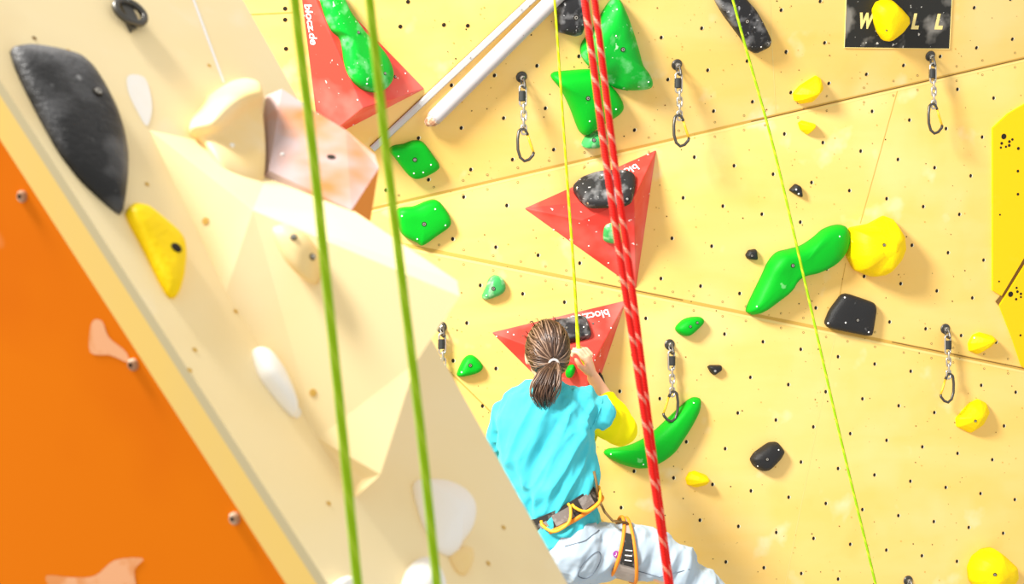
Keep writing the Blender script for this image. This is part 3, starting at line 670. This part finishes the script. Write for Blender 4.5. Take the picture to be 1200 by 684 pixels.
# twisted cream hold: a lip over a hollow
def mesh_hold(label, rows, P, matn, hole=None, base=-.003):
    """rows of (u, v, h) from one side to the other, equal counts"""
    nr, nc = len(rows), len(rows[0])
    pts = [P.at(u, v, h) if h else P.at(u, v) for r in rows for u, v, h in r]
    fs = [[i*nc+k, i*nc+k+1, (i+1)*nc+k+1, (i+1)*nc+k] for i in range(nr-1) for k in range(nc-1)]
    rim = [k for k in range(nc)]+[i*nc+nc-1 for i in range(1, nr)]+[(nr-1)*nc+k for k in range(nc-2, -1, -1)]+[i*nc for i in range(nr-2, 0, -1)]
    ex = []
    for i in rim: pts.append(pts[i]-P.n*(P.n.dot(pts[i]-P.o)-base)); ex.append(len(pts)-1)
    m_ = len(rim)
    fs += [[rim[k], rim[(k+1) % m_], ex[(k+1) % m_], ex[k]] for k in range(m_)]; fs.append(ex)
    c = sum(pts, V((0, 0, 0)))/len(pts); c -= P.n*P.n.dot(c-P.o)
    o = new_obj('climbing_hold', pts, fs, M[matn], loc=c, smooth=True, label=label, cat='climbing hold')
    s = o.modifiers.new('smooth_form', 'SUBSURF'); s.levels = 2; s.render_levels = 2
    return o, BVHTree.FromPolygons(pts, fs)
o, bv = mesh_hold('cream twisted hold with a curled upper lip, beside the chalky pink volume', [
    [(223, 139, .0), (236, 126, .0), (243, 110, .0), (256, 103, .0), (270, 93, .0), (291, 88, .0), (309, 94, .01)],
    [(224, 145, .02), (240, 136, .03), (249, 124, .04), (260, 115, .045), (274, 104, .045), (293, 97, .045), (316, 103, .05)],
    [(227, 150, .02), (246, 149, .04), (256, 143, .055), (266, 132, .06), (280, 119, .062), (298, 110, .062), (317, 108, .06)],
    [(232, 156, .012), (247, 160, .022), (258, 156, .026), (268, 147, .028), (281, 138, .03), (297, 128, .034), (313, 122, .04)],
    [(236, 162, .012), (249, 177, .030), (260, 175, .036), (273, 170, .038), (287, 165, .040), (303, 158, .042), (317, 152, .044)],
    [(243, 176, .008), (254, 194, .030), (268, 200, .036), (280, 201, .040), (293, 197, .044), (306, 190, .046), (317, 181, .046)],
    [(250, 190, .004), (260, 205, .020), (272, 216, .026), (285, 227, .030), (297, 235, .032), (306, 233, .036), (313, 211, .044)]], FACE, 'cream_resin')
fasten(o, bv, [], [(272, 170)], sr=.0034)
hold('white slim hold at the left foot of the big cream volume', [(297, 411), (306, 410), (316, 421), (330, 443), (343, 474), (345, 487), (334, 478), (315, 455), (303, 436)], FACE, .02, 'white_resin', bolts=())
hold('white rounded hold low on the near panel beside the second lime rope', [(486, 566), (500, 560), (524, 562), (546, 574), (557, 592), (555, 616), (543, 634), (536, 649), (524, 648), (512, 640), (502, 622), (492, 596)], FACE, .032, 'white_resin', top=(525, 606), prof=PEAK)
hold('cream small hold just under the white rounded hold', [(528, 650), (540, 640), (552, 644), (553, 660), (546, 672), (536, 668)], FACE, .018, 'cream_resin', prof=PEAK)
hold('white hold cut by the bottom edge, left of the second lime rope', [(472, 694), (477, 670), (487, 656), (501, 652), (512, 664), (522, 694), (512, 720), (482, 720)], FACE, .03, 'white_resin', prof=PEAK)
hold('tiny white hold at the bottom edge beside the first lime rope', [(388, 692), (393, 682), (403, 678), (412, 682), (416, 694), (404, 704)], FACE, .015, 'white_resin')

# ------------------------------------------------------------------ ropes
def rope(label, pts, r, m, seg=12, group=None):
    P = [px(*p) for p in pts]; out = []
    n_ = len(P)
    for i in range(n_-1):
        a, b = P[i], P[i+1]; p0 = P[max(i-1, 0)]; p3 = P[min(i+2, n_-1)]
        K = 10
        for j in range(K):
            t = j/K
            out.append(.5*((2*a)+(-p0+b)*t+(2*p0-5*a+4*b-p3)*t*t+(-p0+3*a-3*b+p3)*t**3))
    out.append(P[-1])
    if isinstance(r, list): r = [r[min(i//10, len(r)-1)] for i in range(len(out))]
    mb = MB(); mb.tube(out, r, seg, uvscale=1)
    return mb.build('climbing_rope', [M[m]], loc=P[0], smooth=True, uv=True, label=label, cat='rope', group=group)
rope('lime green rope nearest the left, blurred, crossing the cream volume', [(320, -260, 1.62), (345.5, 0, 1.62), (366, 171, 1.62), (384, 342, 1.62), (402, 513, 1.62), (419, 684, 1.62), (446, 950, 1.62)], .0046, 'rope_green')
rope('second lime green rope from the left, blurred, in front of the cream volume', [(402, -260, 1.66), (433, 0, 1.66), (452, 171, 1.66), (473, 342, 1.66), (494, 513, 1.66), (512, 684, 1.66), (540, 950, 1.66)], .0044, 'rope_green')
rope('red rope strand, the left one of the pair at the top of the photo', [(650, -260, 3.1), (685.5, 0, 3.1), (708, 171, 3.1), (733, 342, 3.1), (759, 513, 3.1), (783, 684, 3.1), (820, 950, 3.1)], .0066, 'rope_red')
rope('red rope strand, the right one of the pair at the top of the photo', [(664, -260, 3.12), (697, 0, 3.12), (718, 171, 3.12), (741.5, 342, 3.12), (763, 513, 3.13), (785.5, 684, 3.14), (822, 950, 3.14)], .0062, 'rope_red')
rope('thin lime yellow rope running down into the hand of the climber', [(630, -260, 5.9), (650, 0, 6.25), (664, 200, 6.50), (672, 310, 6.62), (676.5, 385, 6.70), (679, 412, 6.71), (690, 434, 6.75), (706, 466, 6.78), (700, 505, 6.74), (675, 565, 6.64), (664, 600, 6.59)], [.0040, .0046, .0052, .0060, .0078, .008, .008, .008, .008], 'rope_lime')
rope('thin green rope slanting down the right part of the wall', [(795, -260, 5.8), (859, 0, 6.1), (906, 171, 6.2), (946, 342, 6.2), (985, 513, 6.2), (1026, 684, 6.2), (1080, 920, 6.2)], .0048, 'rope_thin')

# ------------------------------------------------------------------ the climber
S = 6.45/F                                    # metres per pixel at the climber
per = thing('person', 'climber seen from behind in turquoise shirt with brown ponytail, hanging in a harness', 'person', px(668, 640, 6.45))
def J(u, v, d=6.45): return px(u, v, d)
shR, elR, wrR = J(684, 482, 6.47), J(731, 505, 6.60), J(694, 440, 6.71)
shL, elL, wrL = J(597, 484, 6.50), J(586, 548, 6.66), J(628, 500, 6.84)
# -- body (skin): one continuous surface
b = MB()
b.loft([(J(668, 668), .10, .08), (J(672, 645), .115, .09), (J(657, 600), .115, .08), (J(650, 565), .13, .09), (J(640, 520), .165, .10), (J(638, 490), .175, .10), (J(641, 466), .13, .08), (J(643, 455), .07, .06)], 20)
b.loft([(J(643, 462, 6.46), .058, .058), (J(642, 444, 6.47), .05, .052), (J(641, 425, 6.48), .05, .054)], 16)
hc = J(641, 411, 6.48)
b.ball(hc, .074, .094, .108)
b.ball(hc+V((-.012, .045, -.055)), .052, .055, .058)                     # jaw
b.ball(hc+V((-.020, .096, -.030)), .012, .020, .022)                     # nose
b.ball(hc+V((-.018, .082, .012)), .045, .016, .014)                      # brow
b.ball(hc+V((-.075, .010, -.022)), .010, .022, .032); b.ball(hc+V((.075, .004, -.022)), .010, .022, .032)   # ears
b.loft([(shR, .055, .055), (shR.lerp(elR, .5), .046, .046), (elR, .040, .040), (elR.lerp(wrR, .3), .039, .039), (elR.lerp(wrR, .65), .032, .032), (wrR, .025, .022)], 14, dep=V((.3, 1, .1)))
b.loft([(shL, .055, .055), (shL.lerp(elL, .5), .045, .045), (elL, .038, .038), (elL.lerp(wrL, .4), .037, .037), (wrL, .024, .022)], 14, dep=V((1, .3, .1)))
def capsule(pts, rs): b.tube(pts, rs, 8); [b.ball(p, r, r, r, seg=8, rings=6) for p, r in zip(pts, rs)]
def hand(wr, palm_dir, across, grip, thumb_side):
    """palm leaves the wrist along palm_dir; fingers curl around the rope toward grip"""
    pd = palm_dir.normalized(); ac = across.normalized(); gr = grip.normalized()
    pc = wr+pd*.045
    b.loft([(wr-pd*.005, .024, .020), (wr+pd*.025, .034, .018), (wr+pd*.06, .038, .016), (wr+pd*.082, .034, .014)], 14, dep=gr)
    for k, (o_, l) in enumerate(((-.030, .88), (-.010, 1.0), (.010, .95), (.030, .78))):
        k0 = wr+pd*.078+ac*o_
        k1 = k0+pd*.028*l+gr*.014
        k2 = k1+pd*.004+gr*.026*l
        k3 = k2-pd*.020*l+gr*.004
        capsule([k0, k1, k2, k3], [.0095, .009, .0085, .0075])
    t0 = wr+pd*.022+ac*.026*thumb_side; t1 = t0+pd*.03+ac*.018*thumb_side+gr*.012; t2 = t1+pd*.022-ac*.012*thumb_side+gr*.016
    capsule([t0, t1, t2], [.013, .011, .0085])
hand(wrR, V((-.25, -.02, .95)), V((.55, .75, .25)), V((-.9, .25, 0)), -1)
hand(wrL, V((.35, .5, .6)), V((1, -.2, -.2)), V((.1, .9, -.3)), 1)
hipR, knR, anR = J(694, 648, 6.46), J(832, 692, 6.50), J(812, 815, 6.62)
hipL, knL, anL = J(652, 660, 6.48), J(700, 775, 6.82), J(690, 890, 6.72)
for h_, k_, a_, m_ in ((hipR, knR, anR, J(752, 652, 6.47)), (hipL, knL, anL, hipL.lerp(knL, .5))):
    b.loft([(h_, .085, .085), (m_, .068, .068), (k_, .052, .052), (k_.lerp(a_, .3), .05, .05), (k_.lerp(a_, .7), .036, .036), (a_, .030, .030)], 16)
    b.loft([(a_+V((0, -.04, -.02)), .03, .03), (a_+V((0, .06, -.05)), .038, .028), (a_+V((0, .16, -.075)), .03, .016)], 12, dep=V((0, 0, 1)))
vs, ns, fs = remeshed(b, .0045, 4)
body = new_obj('body', vs, fs, M['skin'], parent=per, smooth=True)
for sx in (-1, 1):
    mb = MB(); mb.ball(hc+V((sx*.028-.016, .082, -.005)), .011, .008, .007); mb.build('eye', [M['eye']], parent=body, smooth=True)
mb = MB(); mb.ball(hc+V((-.018, .092, -.072)), .018, .008, .006); mb.build('mouth', [M['lip']], parent=body, smooth=True)
# -- cloth helper: remesh, then fold the surface
def cloth(name, mb, m, amp, fn, voxel=.007, sm=6):
    vs, ns, fs = remeshed(mb, voxel, sm)
    out = [p+nn*amp*fn(p) for p, nn in zip(vs, ns)]
    return new_obj(name, out, fs, m, parent=per, smooth=True)
def ridged(x): return 1-2*abs(x)
def folds(scale, dirv, seed, k=5.0):
    d = V(dirv).normalized()
    def f(p):
        q = p*scale; q = q-d*q.dot(d)*(1-1/k)
        return ridged(noise.noise(q+V((seed, 0, 0))))*.9+.5*noise.noise(q*2.1+V((0, seed, 0)))-.45
    return f
# -- trousers
t = MB()
t.loft([(J(670, 622), .135, .095), (J(671, 636), .150, .112), (J(672, 650), .150, .125), (J(672, 666), .115, .11)], 24)
t.ball(J(676, 646, 6.42), .125, .12, .118)
t.loft([(J(690, 647, 6.46), .115, .115), (J(735, 643, 6.47), .098, .105), (J(765, 650, 6.48), .096, .10), (J(797, 666, 6.49), .086, .09), (knR+V((-.02, 0, -.02)), .08, .08)], 22)
t.ball(knR+V((-.012, 0, -.025)), .082, .085, .085)
t.loft([(knR+V((-.01, 0, -.01)), .08, .082), (knR.lerp(anR, .3), .084, .082), (knR.lerp(anR, .7), .07, .07), (anR, .06, .06)], 18)
t.loft([(hipL, .11, .115), (hipL.lerp(knL, .5), .09, .09), (knL, .078, .08), (knL.lerp(anL, .5), .075, .075), (anL, .058, .058)], 18)
fa = folds(9, (.35, .2, .9), 3.1, 4); fb = folds(20, (.45, .2, .85), 6.1, 5)
f1 = lambda p: fa(p)+.45*fb(p)
trousers = cloth('trousers', t, M['pants'], .019, f1, .006, 8)
tb = BVHTree.FromPolygons([v.co+W0[per] for v in trousers.data.vertices], [list(p.vertices) for p in trousers.data.polygons])
def on(bv, u, v, off=.002):
    hit, nn, _, _ = bv.ray_cast(CAM, ray(u, v).normalized())
    if hit is None: return None
    if nn.dot(ray(u, v)) > 0: nn = -nn
    return hit+nn*off
def stitched(pts, bv, r, name, m, parent, off=.001, closed=False):
    q = [on(bv, u, v, off) for u, v in pts]; q = [x for x in q if x]
    if len(q) > 2:
        mb = MB(); mb.tube(q, r, 6, closed=closed); return mb.build(name, [m], parent=parent, smooth=True)
stitched(catmull([(701, 646), (704, 654), (698, 668), (688, 677), (678, 675), (679, 667), (690, 653)], 5), tb, .0018, 'pocket_seam', M['seam_thread'], trousers, closed=True)
stitched([(662+4*i, 640-1.0*i*1.1 if i < 6 else 633-3.0*(i-6)) for i in range(11)], tb, .0018, 'waist_seam', M['seam_thread'], trousers)
stitched([(745+7*i, 676-2.2*abs(i-4)**.9) for i in range(10)], tb, .0016, 'leg_seam', M['seam_thread'], trousers)
c = on(tb, 722, 649, .001)
if c:
    mb = MB(); mb.lathe(c, V((.1, -1, .1)), [(.0125, 0), (.0125, .003), (.007, .0035)], 16); bd = mb.build('badge', [M['purple']], parent=trousers)
    mb = MB(); mb.tube([c+V((0, -.005, .006)), c+V((.001, -.005, -.001)), c+V((-.003, -.005, -.006)), c+V((-.006, -.005, -.003))], .0012, 6); mb.build('badge_mark', [M['print_white']], parent=bd)
# -- shirt
s_ = MB()
s_.loft([(J(664, 632), .148, .118), (J(660, 618), .145, .115), (J(656, 597), .137, .106), (J(651, 572), .158, .122), (J(644, 545), .178, .128), (J(639, 515), .19, .128), (J(637, 490), .19, .120), (J(640, 470), .158, .100), (J(642, 457, 6.46), .098, .078), (J(643, 450, 6.465), .066, .062)], 28)
s_.ball(J(677, 471, 6.46), .062, .065, .052); s_.ball(J(612, 474, 6.47), .062, .065, .05)
s_.ball(J(664, 466, 6.46), .05, .06, .045); s_.ball(J(688, 474, 6.47), .048, .06, .046)
s_.loft([(J(664, 474, 6.46), .074, .075), (J(684, 480, 6.47), .076, .074), (J(701, 485, 6.50), .070, .068), (J(705, 487, 6.51), .069, .067)], 18, dep=V((0, 1, 0)))
s_.loft([(J(612, 482, 6.48), .07, .075), (J(598, 486, 6.50), .070, .072), (J(589, 515, 6.58), .064, .066), (J(588, 528, 6.61), .062, .064)], 18, dep=V((0, 1, 0)))
f2 = folds(8.5, (.35, 0, .92), 8.3, 5)
f3 = folds(17, (.45, .1, .9), 2.6, 6)
f4 = folds(24, (-.75, 0, .65), 5.6, 5)
shc = J(680, 486, 6.4)
def shirt_f(p):
    g = math.exp(-(p-shc).length_squared/(2*.085**2))
    low = math.exp(-((p.z-J(0, 585).z)/.10)**2)
    return f2(p)+.62*f3(p)*(1+.5*low)+.5*g*f4(p)
shirt = cloth('t_shirt', s_, M['shirt'], .022, shirt_f, .0055, 8)
sb = BVHTree.FromPolygons([v.co+W0[per] for v in shirt.data.vertices], [list(p.vertices) for p in shirt.data.polygons])
stitched(catmull([(706, 466), (703, 478), (699, 490), (692, 502)], 3)[:10], sb, .0022, 'sleeve_hem', M['shirt'], shirt)
# -- yellow long sleeve
y = MB()
y.loft([(J(694, 486, 6.48), .058, .056), (J(712, 494, 6.53), .066, .062), (J(729, 503, 6.585), .064, .062), (J(735, 508, 6.60), .050, .05)], 18)
y.ball(J(729, 505, 6.595), .060, .060, .058)
y.loft([(elR, .056, .058), (elR.lerp(wrR, .25), .056, .056), (elR.lerp(wrR, .52), .047, .047), (elR.lerp(wrR, .60), .044, .044)], 18)
cloth('yellow_sleeve', y, M['sleeve'], .008, folds(12, (.4, .2, .9), 1.7, 3), .006, 6)
y = MB(); y.loft([(shL.lerp(elL, .4), .058, .058), (elL, .054, .054), (elL.lerp(wrL, .5), .046, .046)], 16); y.ball(elL, .055, .055, .055)
cloth('yellow_sleeve', y, M['sleeve'], .006, folds(12, (.4, .2, .9), 4.7, 3), .006, 4)
# -- hair
rx, ry, rz = .083, .102, .118
tied = V((.020/rx, -.085/ry, -.034/rz)).normalized()
hcen = hc+V((.001, -.006, .001))
e1 = tied.cross(V((1, 0, 0))).normalized(); 
if e1.z < 0: e1 = -e1
e2 = e1.cross(tied)
def ell(th, ph, k=1.0):
    d = tied*math.cos(th)+(e1*math.cos(ph)+e2*math.sin(ph))*math.sin(th)
    return hcen+V((d.x*rx, d.y*ry, d.z*rz))*k
def thmax(ph):                                     # hairline: far over the crown, close at the nape
    c = math.cos(ph)
    k = max(0, -math.sin(ph)-.25)*max(0, .35-c)*48           # left cheek and ear stay free
    return math.radians(50+ (c+1)/2*72 + 22*math.sin(ph)**2 - k)
h = MB()
cap = []; NP, NT = 40, 14
vsx = []; 
for i in range(NT+1):
    for k in range(NP):
        ph = 2*math.pi*k/NP; vsx.append(ell(thmax(ph)*i/NT, ph, .985))
h.add(vsx, [[i*NP+k, i*NP+(k+1) % NP, (i+1)*NP+(k+1) % NP, (i+1)*NP+k] for i in range(NT) for k in range(NP)], 2)
for k in range(300):
    ph = 2*math.pi*(k+random.uniform(-.5, .5))/300*1.0
    ts_ = thmax(ph)*random.uniform(.55, 1.0) if k % 2 else thmax(ph)*random.uniform(.93, 1.02)
    wob = random.uniform(-.24, .24); lift = random.uniform(.98, 1.06); fr = random.uniform(1, 3); r0 = random.uniform(.0022, .0042)
    pts = []; rr = []
    for j in range(11):
        t_ = j/10; th = ts_*(1-t_)+.10*t_
        pts.append(ell(th, ph+wob*math.sin(t_*3.1*fr)*(1-t_), 1+(lift-1)*math.sin(math.pi*min(1, t_*1.1))+.02*t_)); rr.append(r0*(.35+.65*math.sin(math.pi*(.12+.8*t_))))
    h.tube(pts, rr, 5, random.choice((0, 0, 1, 2, 2, 1, 0)))
for k in range(26):                                 # loose wisps at the left temple and crown
    ph = random.choice((1, -1))*random.uniform(.3, 1.2); th = thmax(ph)*random.uniform(.8, .95)
    p0 = ell(th, ph, 1.0); dr = (p0-hcen).normalized()
    h.tube([p0, p0+dr*.012+V((-.004, 0, .006)), p0+dr*.02+V((-.010, 0, -.004))], [.0014, .0011, .0006], 4, 0)
hair = h.build('hair', [M['hair'], M['hair_light'], M['hair_dark']], parent=per, smooth=True)
tp = ell(0, 0, 1.04)
h = MB()
axis = [tp+V((0, .012, .004)), tp+V((0, -.014, -.008)), J(645, 434, 6.33), J(640, 450, 6.315), J(637, 463, 6.315), J(639, 479, 6.325)]
wid = [.012, .016, .040, .055, .050, .022]
def along(lst, t_):
    x = t_*(len(lst)-1); i = min(int(x), len(lst)-2); f_ = x-i
    return lst[i]*(1-f_)+lst[i+1]*f_
for k in range(170):
    a_ = random.uniform(0, 6.283); r_ = math.sqrt(random.uniform(.12, 1)); r0 = random.uniform(.0022, .0042); ln = random.uniform(.80, 1.0); ph0 = random.uniform(0, 6.28)
    pts = []; rr = []
    for j in range(13):
        t_ = j/12*ln; c = along(axis, t_); w_ = along(wid, t_)
        pts.append(c+V((math.cos(a_)*r_*w_+.008*math.sin(9*t_+ph0)*t_, math.sin(a_)*r_*w_*.55+.004*math.sin(11*t_+ph0)*t_, .004*math.sin(7*t_+ph0)))); rr.append(r0*(1-.7*max(0, j/12-.55)/.45))
    h.tube(pts, rr, 5, random.choice((0, 0, 1, 2, 2, 1, 0)))
pt = h.build('ponytail', [M['hair'], M['hair_light'], M['hair_dark']], parent=hair, smooth=True)
mb = MB(); mb.tube([tp+V((0, -.008, -.006))+V((math.cos(k*.449)*.0165, -.3*math.sin(k*.449)*.0165*.6, math.sin(k*.449)*.0150)) for k in range(14)], .0055, 8, closed=True); mb.build('hair_tie', [M['tie']], parent=hair, smooth=True)
# -- harness
lat = V((.885, 0, .465)); upv = V((-.465, 0, .885)); dep = V((0, 1, 0))
bc = J(657, 595.5)
def belt_pt(th, z, k=1.0, dr=0.0):
    return bc+lat*((.150+dr)*math.cos(th)*k)+dep*((.118+dr)*math.sin(th)*k)+upv*z+V((0, 0, -.012))*(-math.sin(th))
def band(z0, z1, r0, r1, name, m, par, a0=0, a1=2*math.pi, seg=56):
    mb = MB(); closed = abs(a1-a0) > 6.2
    nn = seg if closed else seg+1
    vs = []
    for k in range(nn):
        th = a0+(a1-a0)*k/seg
        vs += [belt_pt(th, z0, 1, r0), belt_pt(th, z1, 1, r0), belt_pt(th, z1, 1, r1), belt_pt(th, z0, 1, r1)]
    f_ = []
    for k in range(nn if closed else nn-1):
        a, c = k*4, ((k+1) % nn)*4
        for j in range(4): f_.append([a+j, a+(j+1) % 4, c+(j+1) % 4, c+j])
    if not closed: f_ += [[0, 1, 2, 3], [4*(nn-1)+j for j in range(4)]]
    mb.add(vs, f_); return mb.build(name, [m], parent=par)
har = band(-.036, .030, -.004, .009, 'harness_belt', M['web_dark'], per)
mb = MB(); mb.tube([belt_pt(2*math.pi*k/56, -.036, 1, .008) for k in range(56)], .0085, 8, closed=True); mb.build('belt_binding', [M['web_orange']], parent=har, smooth=True)
AN = lambda u: -math.acos(max(-1, min(1, (u-657)*S/.885/.152)))
band(-.026, .018, .008, .013, 'belt_padding', M['pad_dark'], har, AN(648), AN(668), 12)
band(-.024, .022, .008, .012, 'belt_padding', M['pad_dark'], har, AN(678), AN(690), 10)
band(-.012, .010, .009, .016, 'buckle', M['steel'], har, AN(634), AN(642), 8)
def gear_loop(ua, ub, za, zb, sag):
    pts = []
    for k in range(15):
        t_ = k/14; u = ua+(ub-ua)*t_; th = AN(u)
        z = za+(zb-za)*t_-sag*(1-abs(2*t_-1)**3.2)
        pts.append(belt_pt(th, z, 1, .020+.014*math.sin(math.pi*t_)))
    pts = [belt_pt(AN(ua), za+.012, 1, .010)]+pts+[belt_pt(AN(ub), zb+.012, 1, .010)]
    mb = MB(); mb.tube(pts, .0058, 8); mb.build('gear_loop', [M['loop_yellow']], parent=har, smooth=True)
gear_loop(637, 668, .004, .016, .048); gear_loop(671, 698, .006, .010, .040)
# leg loop around the right thigh
ax_ = (J(797, 666, 6.49)-J(700, 641, 6.46)).normalized()
lc = J(733, 643, 6.47); d2 = (dep-ax_*dep.dot(ax_)).normalized(); u2 = ax_.cross(d2)
if u2.z < 0: u2 = -u2
def leg_pt(th, s, r): return lc+u2*math.sin(th)*(.106+r)+d2*(-math.cos(th))*(.116+r)+ax_*s
def shf(th): return .014*(1-math.sin(th))/2-.034*(1+math.sin(th))/2
def wdt(th): return .009+.033*(1-math.sin(th))/2*(1.25 if math.cos(th) > 0 else .8)
mb = MB(); NB = 48; vs = []
for k in range(NB):
    th = 2*math.pi*k/NB; w_ = wdt(th); sh = shf(th)
    vs += [leg_pt(th, -w_+sh, 0), leg_pt(th, w_+sh, 0), leg_pt(th, w_+sh, .009), leg_pt(th, -w_+sh, .009)]
mb.add(vs, [[k*4+j, k*4+(j+1) % 4, ((k+1) % NB)*4+(j+1) % 4, ((k+1) % NB)*4+j] for k in range(NB) for j in range(4)])
ll = mb.build('leg_loop', [M['web_grey']], parent=per, smooth=False)
for sg_ in (-1, 1):
    mb = MB(); mb.tube([leg_pt(2*math.pi*k/NB, sg_*wdt(2*math.pi*k/NB)+shf(2*math.pi*k/NB), .008) for k in range(NB)], .007, 8, closed=True); mb.build('binding', [M['web_orange']], parent=ll, smooth=True)
mb = MB(); vs = []
for k in range(7):
    th = math.radians(-22+10*k); w_ = wdt(th)*.72; sh = shf(th)
    vs += [leg_pt(th, -w_+sh, .0085), leg_pt(th, w_+sh, .0085), leg_pt(th, w_+sh, .012), leg_pt(th, -w_+sh, .012)]
mb.add(vs, [[k*4+j, k*4+(j+1) % 4, (k+1)*4+(j+1) % 4, (k+1)*4+j] for k in range(6) for j in range(4)]+[[0, 1, 2, 3], [24, 25, 26, 27]])
pt_ = mb.build('leg_loop_patch', [M['web_dark']], parent=ll)
for k in range(3):
    th = math.radians(-12+9*k)
    mb = MB(); mb.tube([leg_pt(th, -.012+shf(th), .0128), leg_pt(th+.03, .014+shf(th), .0128)], .0022, 6); mb.build('patch_stripe', [M['print_white']], parent=pt_)
# strap from the belt to the leg loop
st = [belt_pt(-.10, -.02, 1, .012), J(701, 584, 6.40), J(709, 600, 6.385), J(718, 610, 6.37), leg_pt(math.radians(62), shf(1.08), .012)]
mb = MB(); mb.tube(st, .010, 8, flat=.5); mb.build('strap', [M['strap_brown']], parent=har, smooth=True)
mb = MB(); mb.tube([J(696, 552, 6.41), J(699, 566, 6.40), J(701, 582, 6.40)], .006, 6); mb.build('strap', [M['strap_brown']], parent=har, smooth=True)
for a_, h_ in ((anR, 0), (anL, 0)):
    mb = MB(); mb.loft([(a_+V((0, -.05, -.02)), .036, .036), (a_+V((0, .06, -.05)), .044, .034), (a_+V((0, .165, -.077)), .035, .02), (a_+V((0, .18, -.08)), .015, .01)], 14, dep=V((0, 0, 1))); mb.build('climbing_shoe', [M['shoe']], parent=per, smooth=True)

# ------------------------------------------------------------------ light, world, camera
sc = bpy.context.scene
wd = bpy.data.worlds.new('hall_light'); sc.world = wd; wd.use_nodes = True
bg = wd.node_tree.nodes['Background']; bg.inputs[0].default_value = (1.0, .975, .93, 1); bg.inputs[1].default_value = .82
def area(name, loc, target, size, power, col=(1, .97, .92)):
    l = bpy.data.lights.new(name, 'AREA'); l.shape = 'DISK'; l.size = size; l.energy = power; l.color = col
    o = bpy.data.objects.new(name, l); COL.objects.link(o); o.location = loc
    o.rotation_euler = (V(target)-V(loc)).to_track_quat('-Z', 'Y').to_euler(); return o
area('hall_lamp', (-2.7, 2.7, 6.1), (.2, 7, 3.0), 1.3, 850)
cam = bpy.data.cameras.new('camera'); cam.sensor_width = 36; cam.lens = 60; cam.clip_end = 60
co = bpy.data.objects.new('camera', cam); COL.objects.link(co); co.location = CAM; co.rotation_euler = (math.pi/2, 0, 0)
cam.dof.use_dof = True; cam.dof.focus_distance = 6.75; cam.dof.aperture_fstop = 8.5
sc.camera = co
vs_ = sc.view_settings; vs_.view_transform = 'Standard'; vs_.look = 'None'; vs_.gamma = 1; vs_.use_curve_mapping = False; vs_.exposure = 0.0
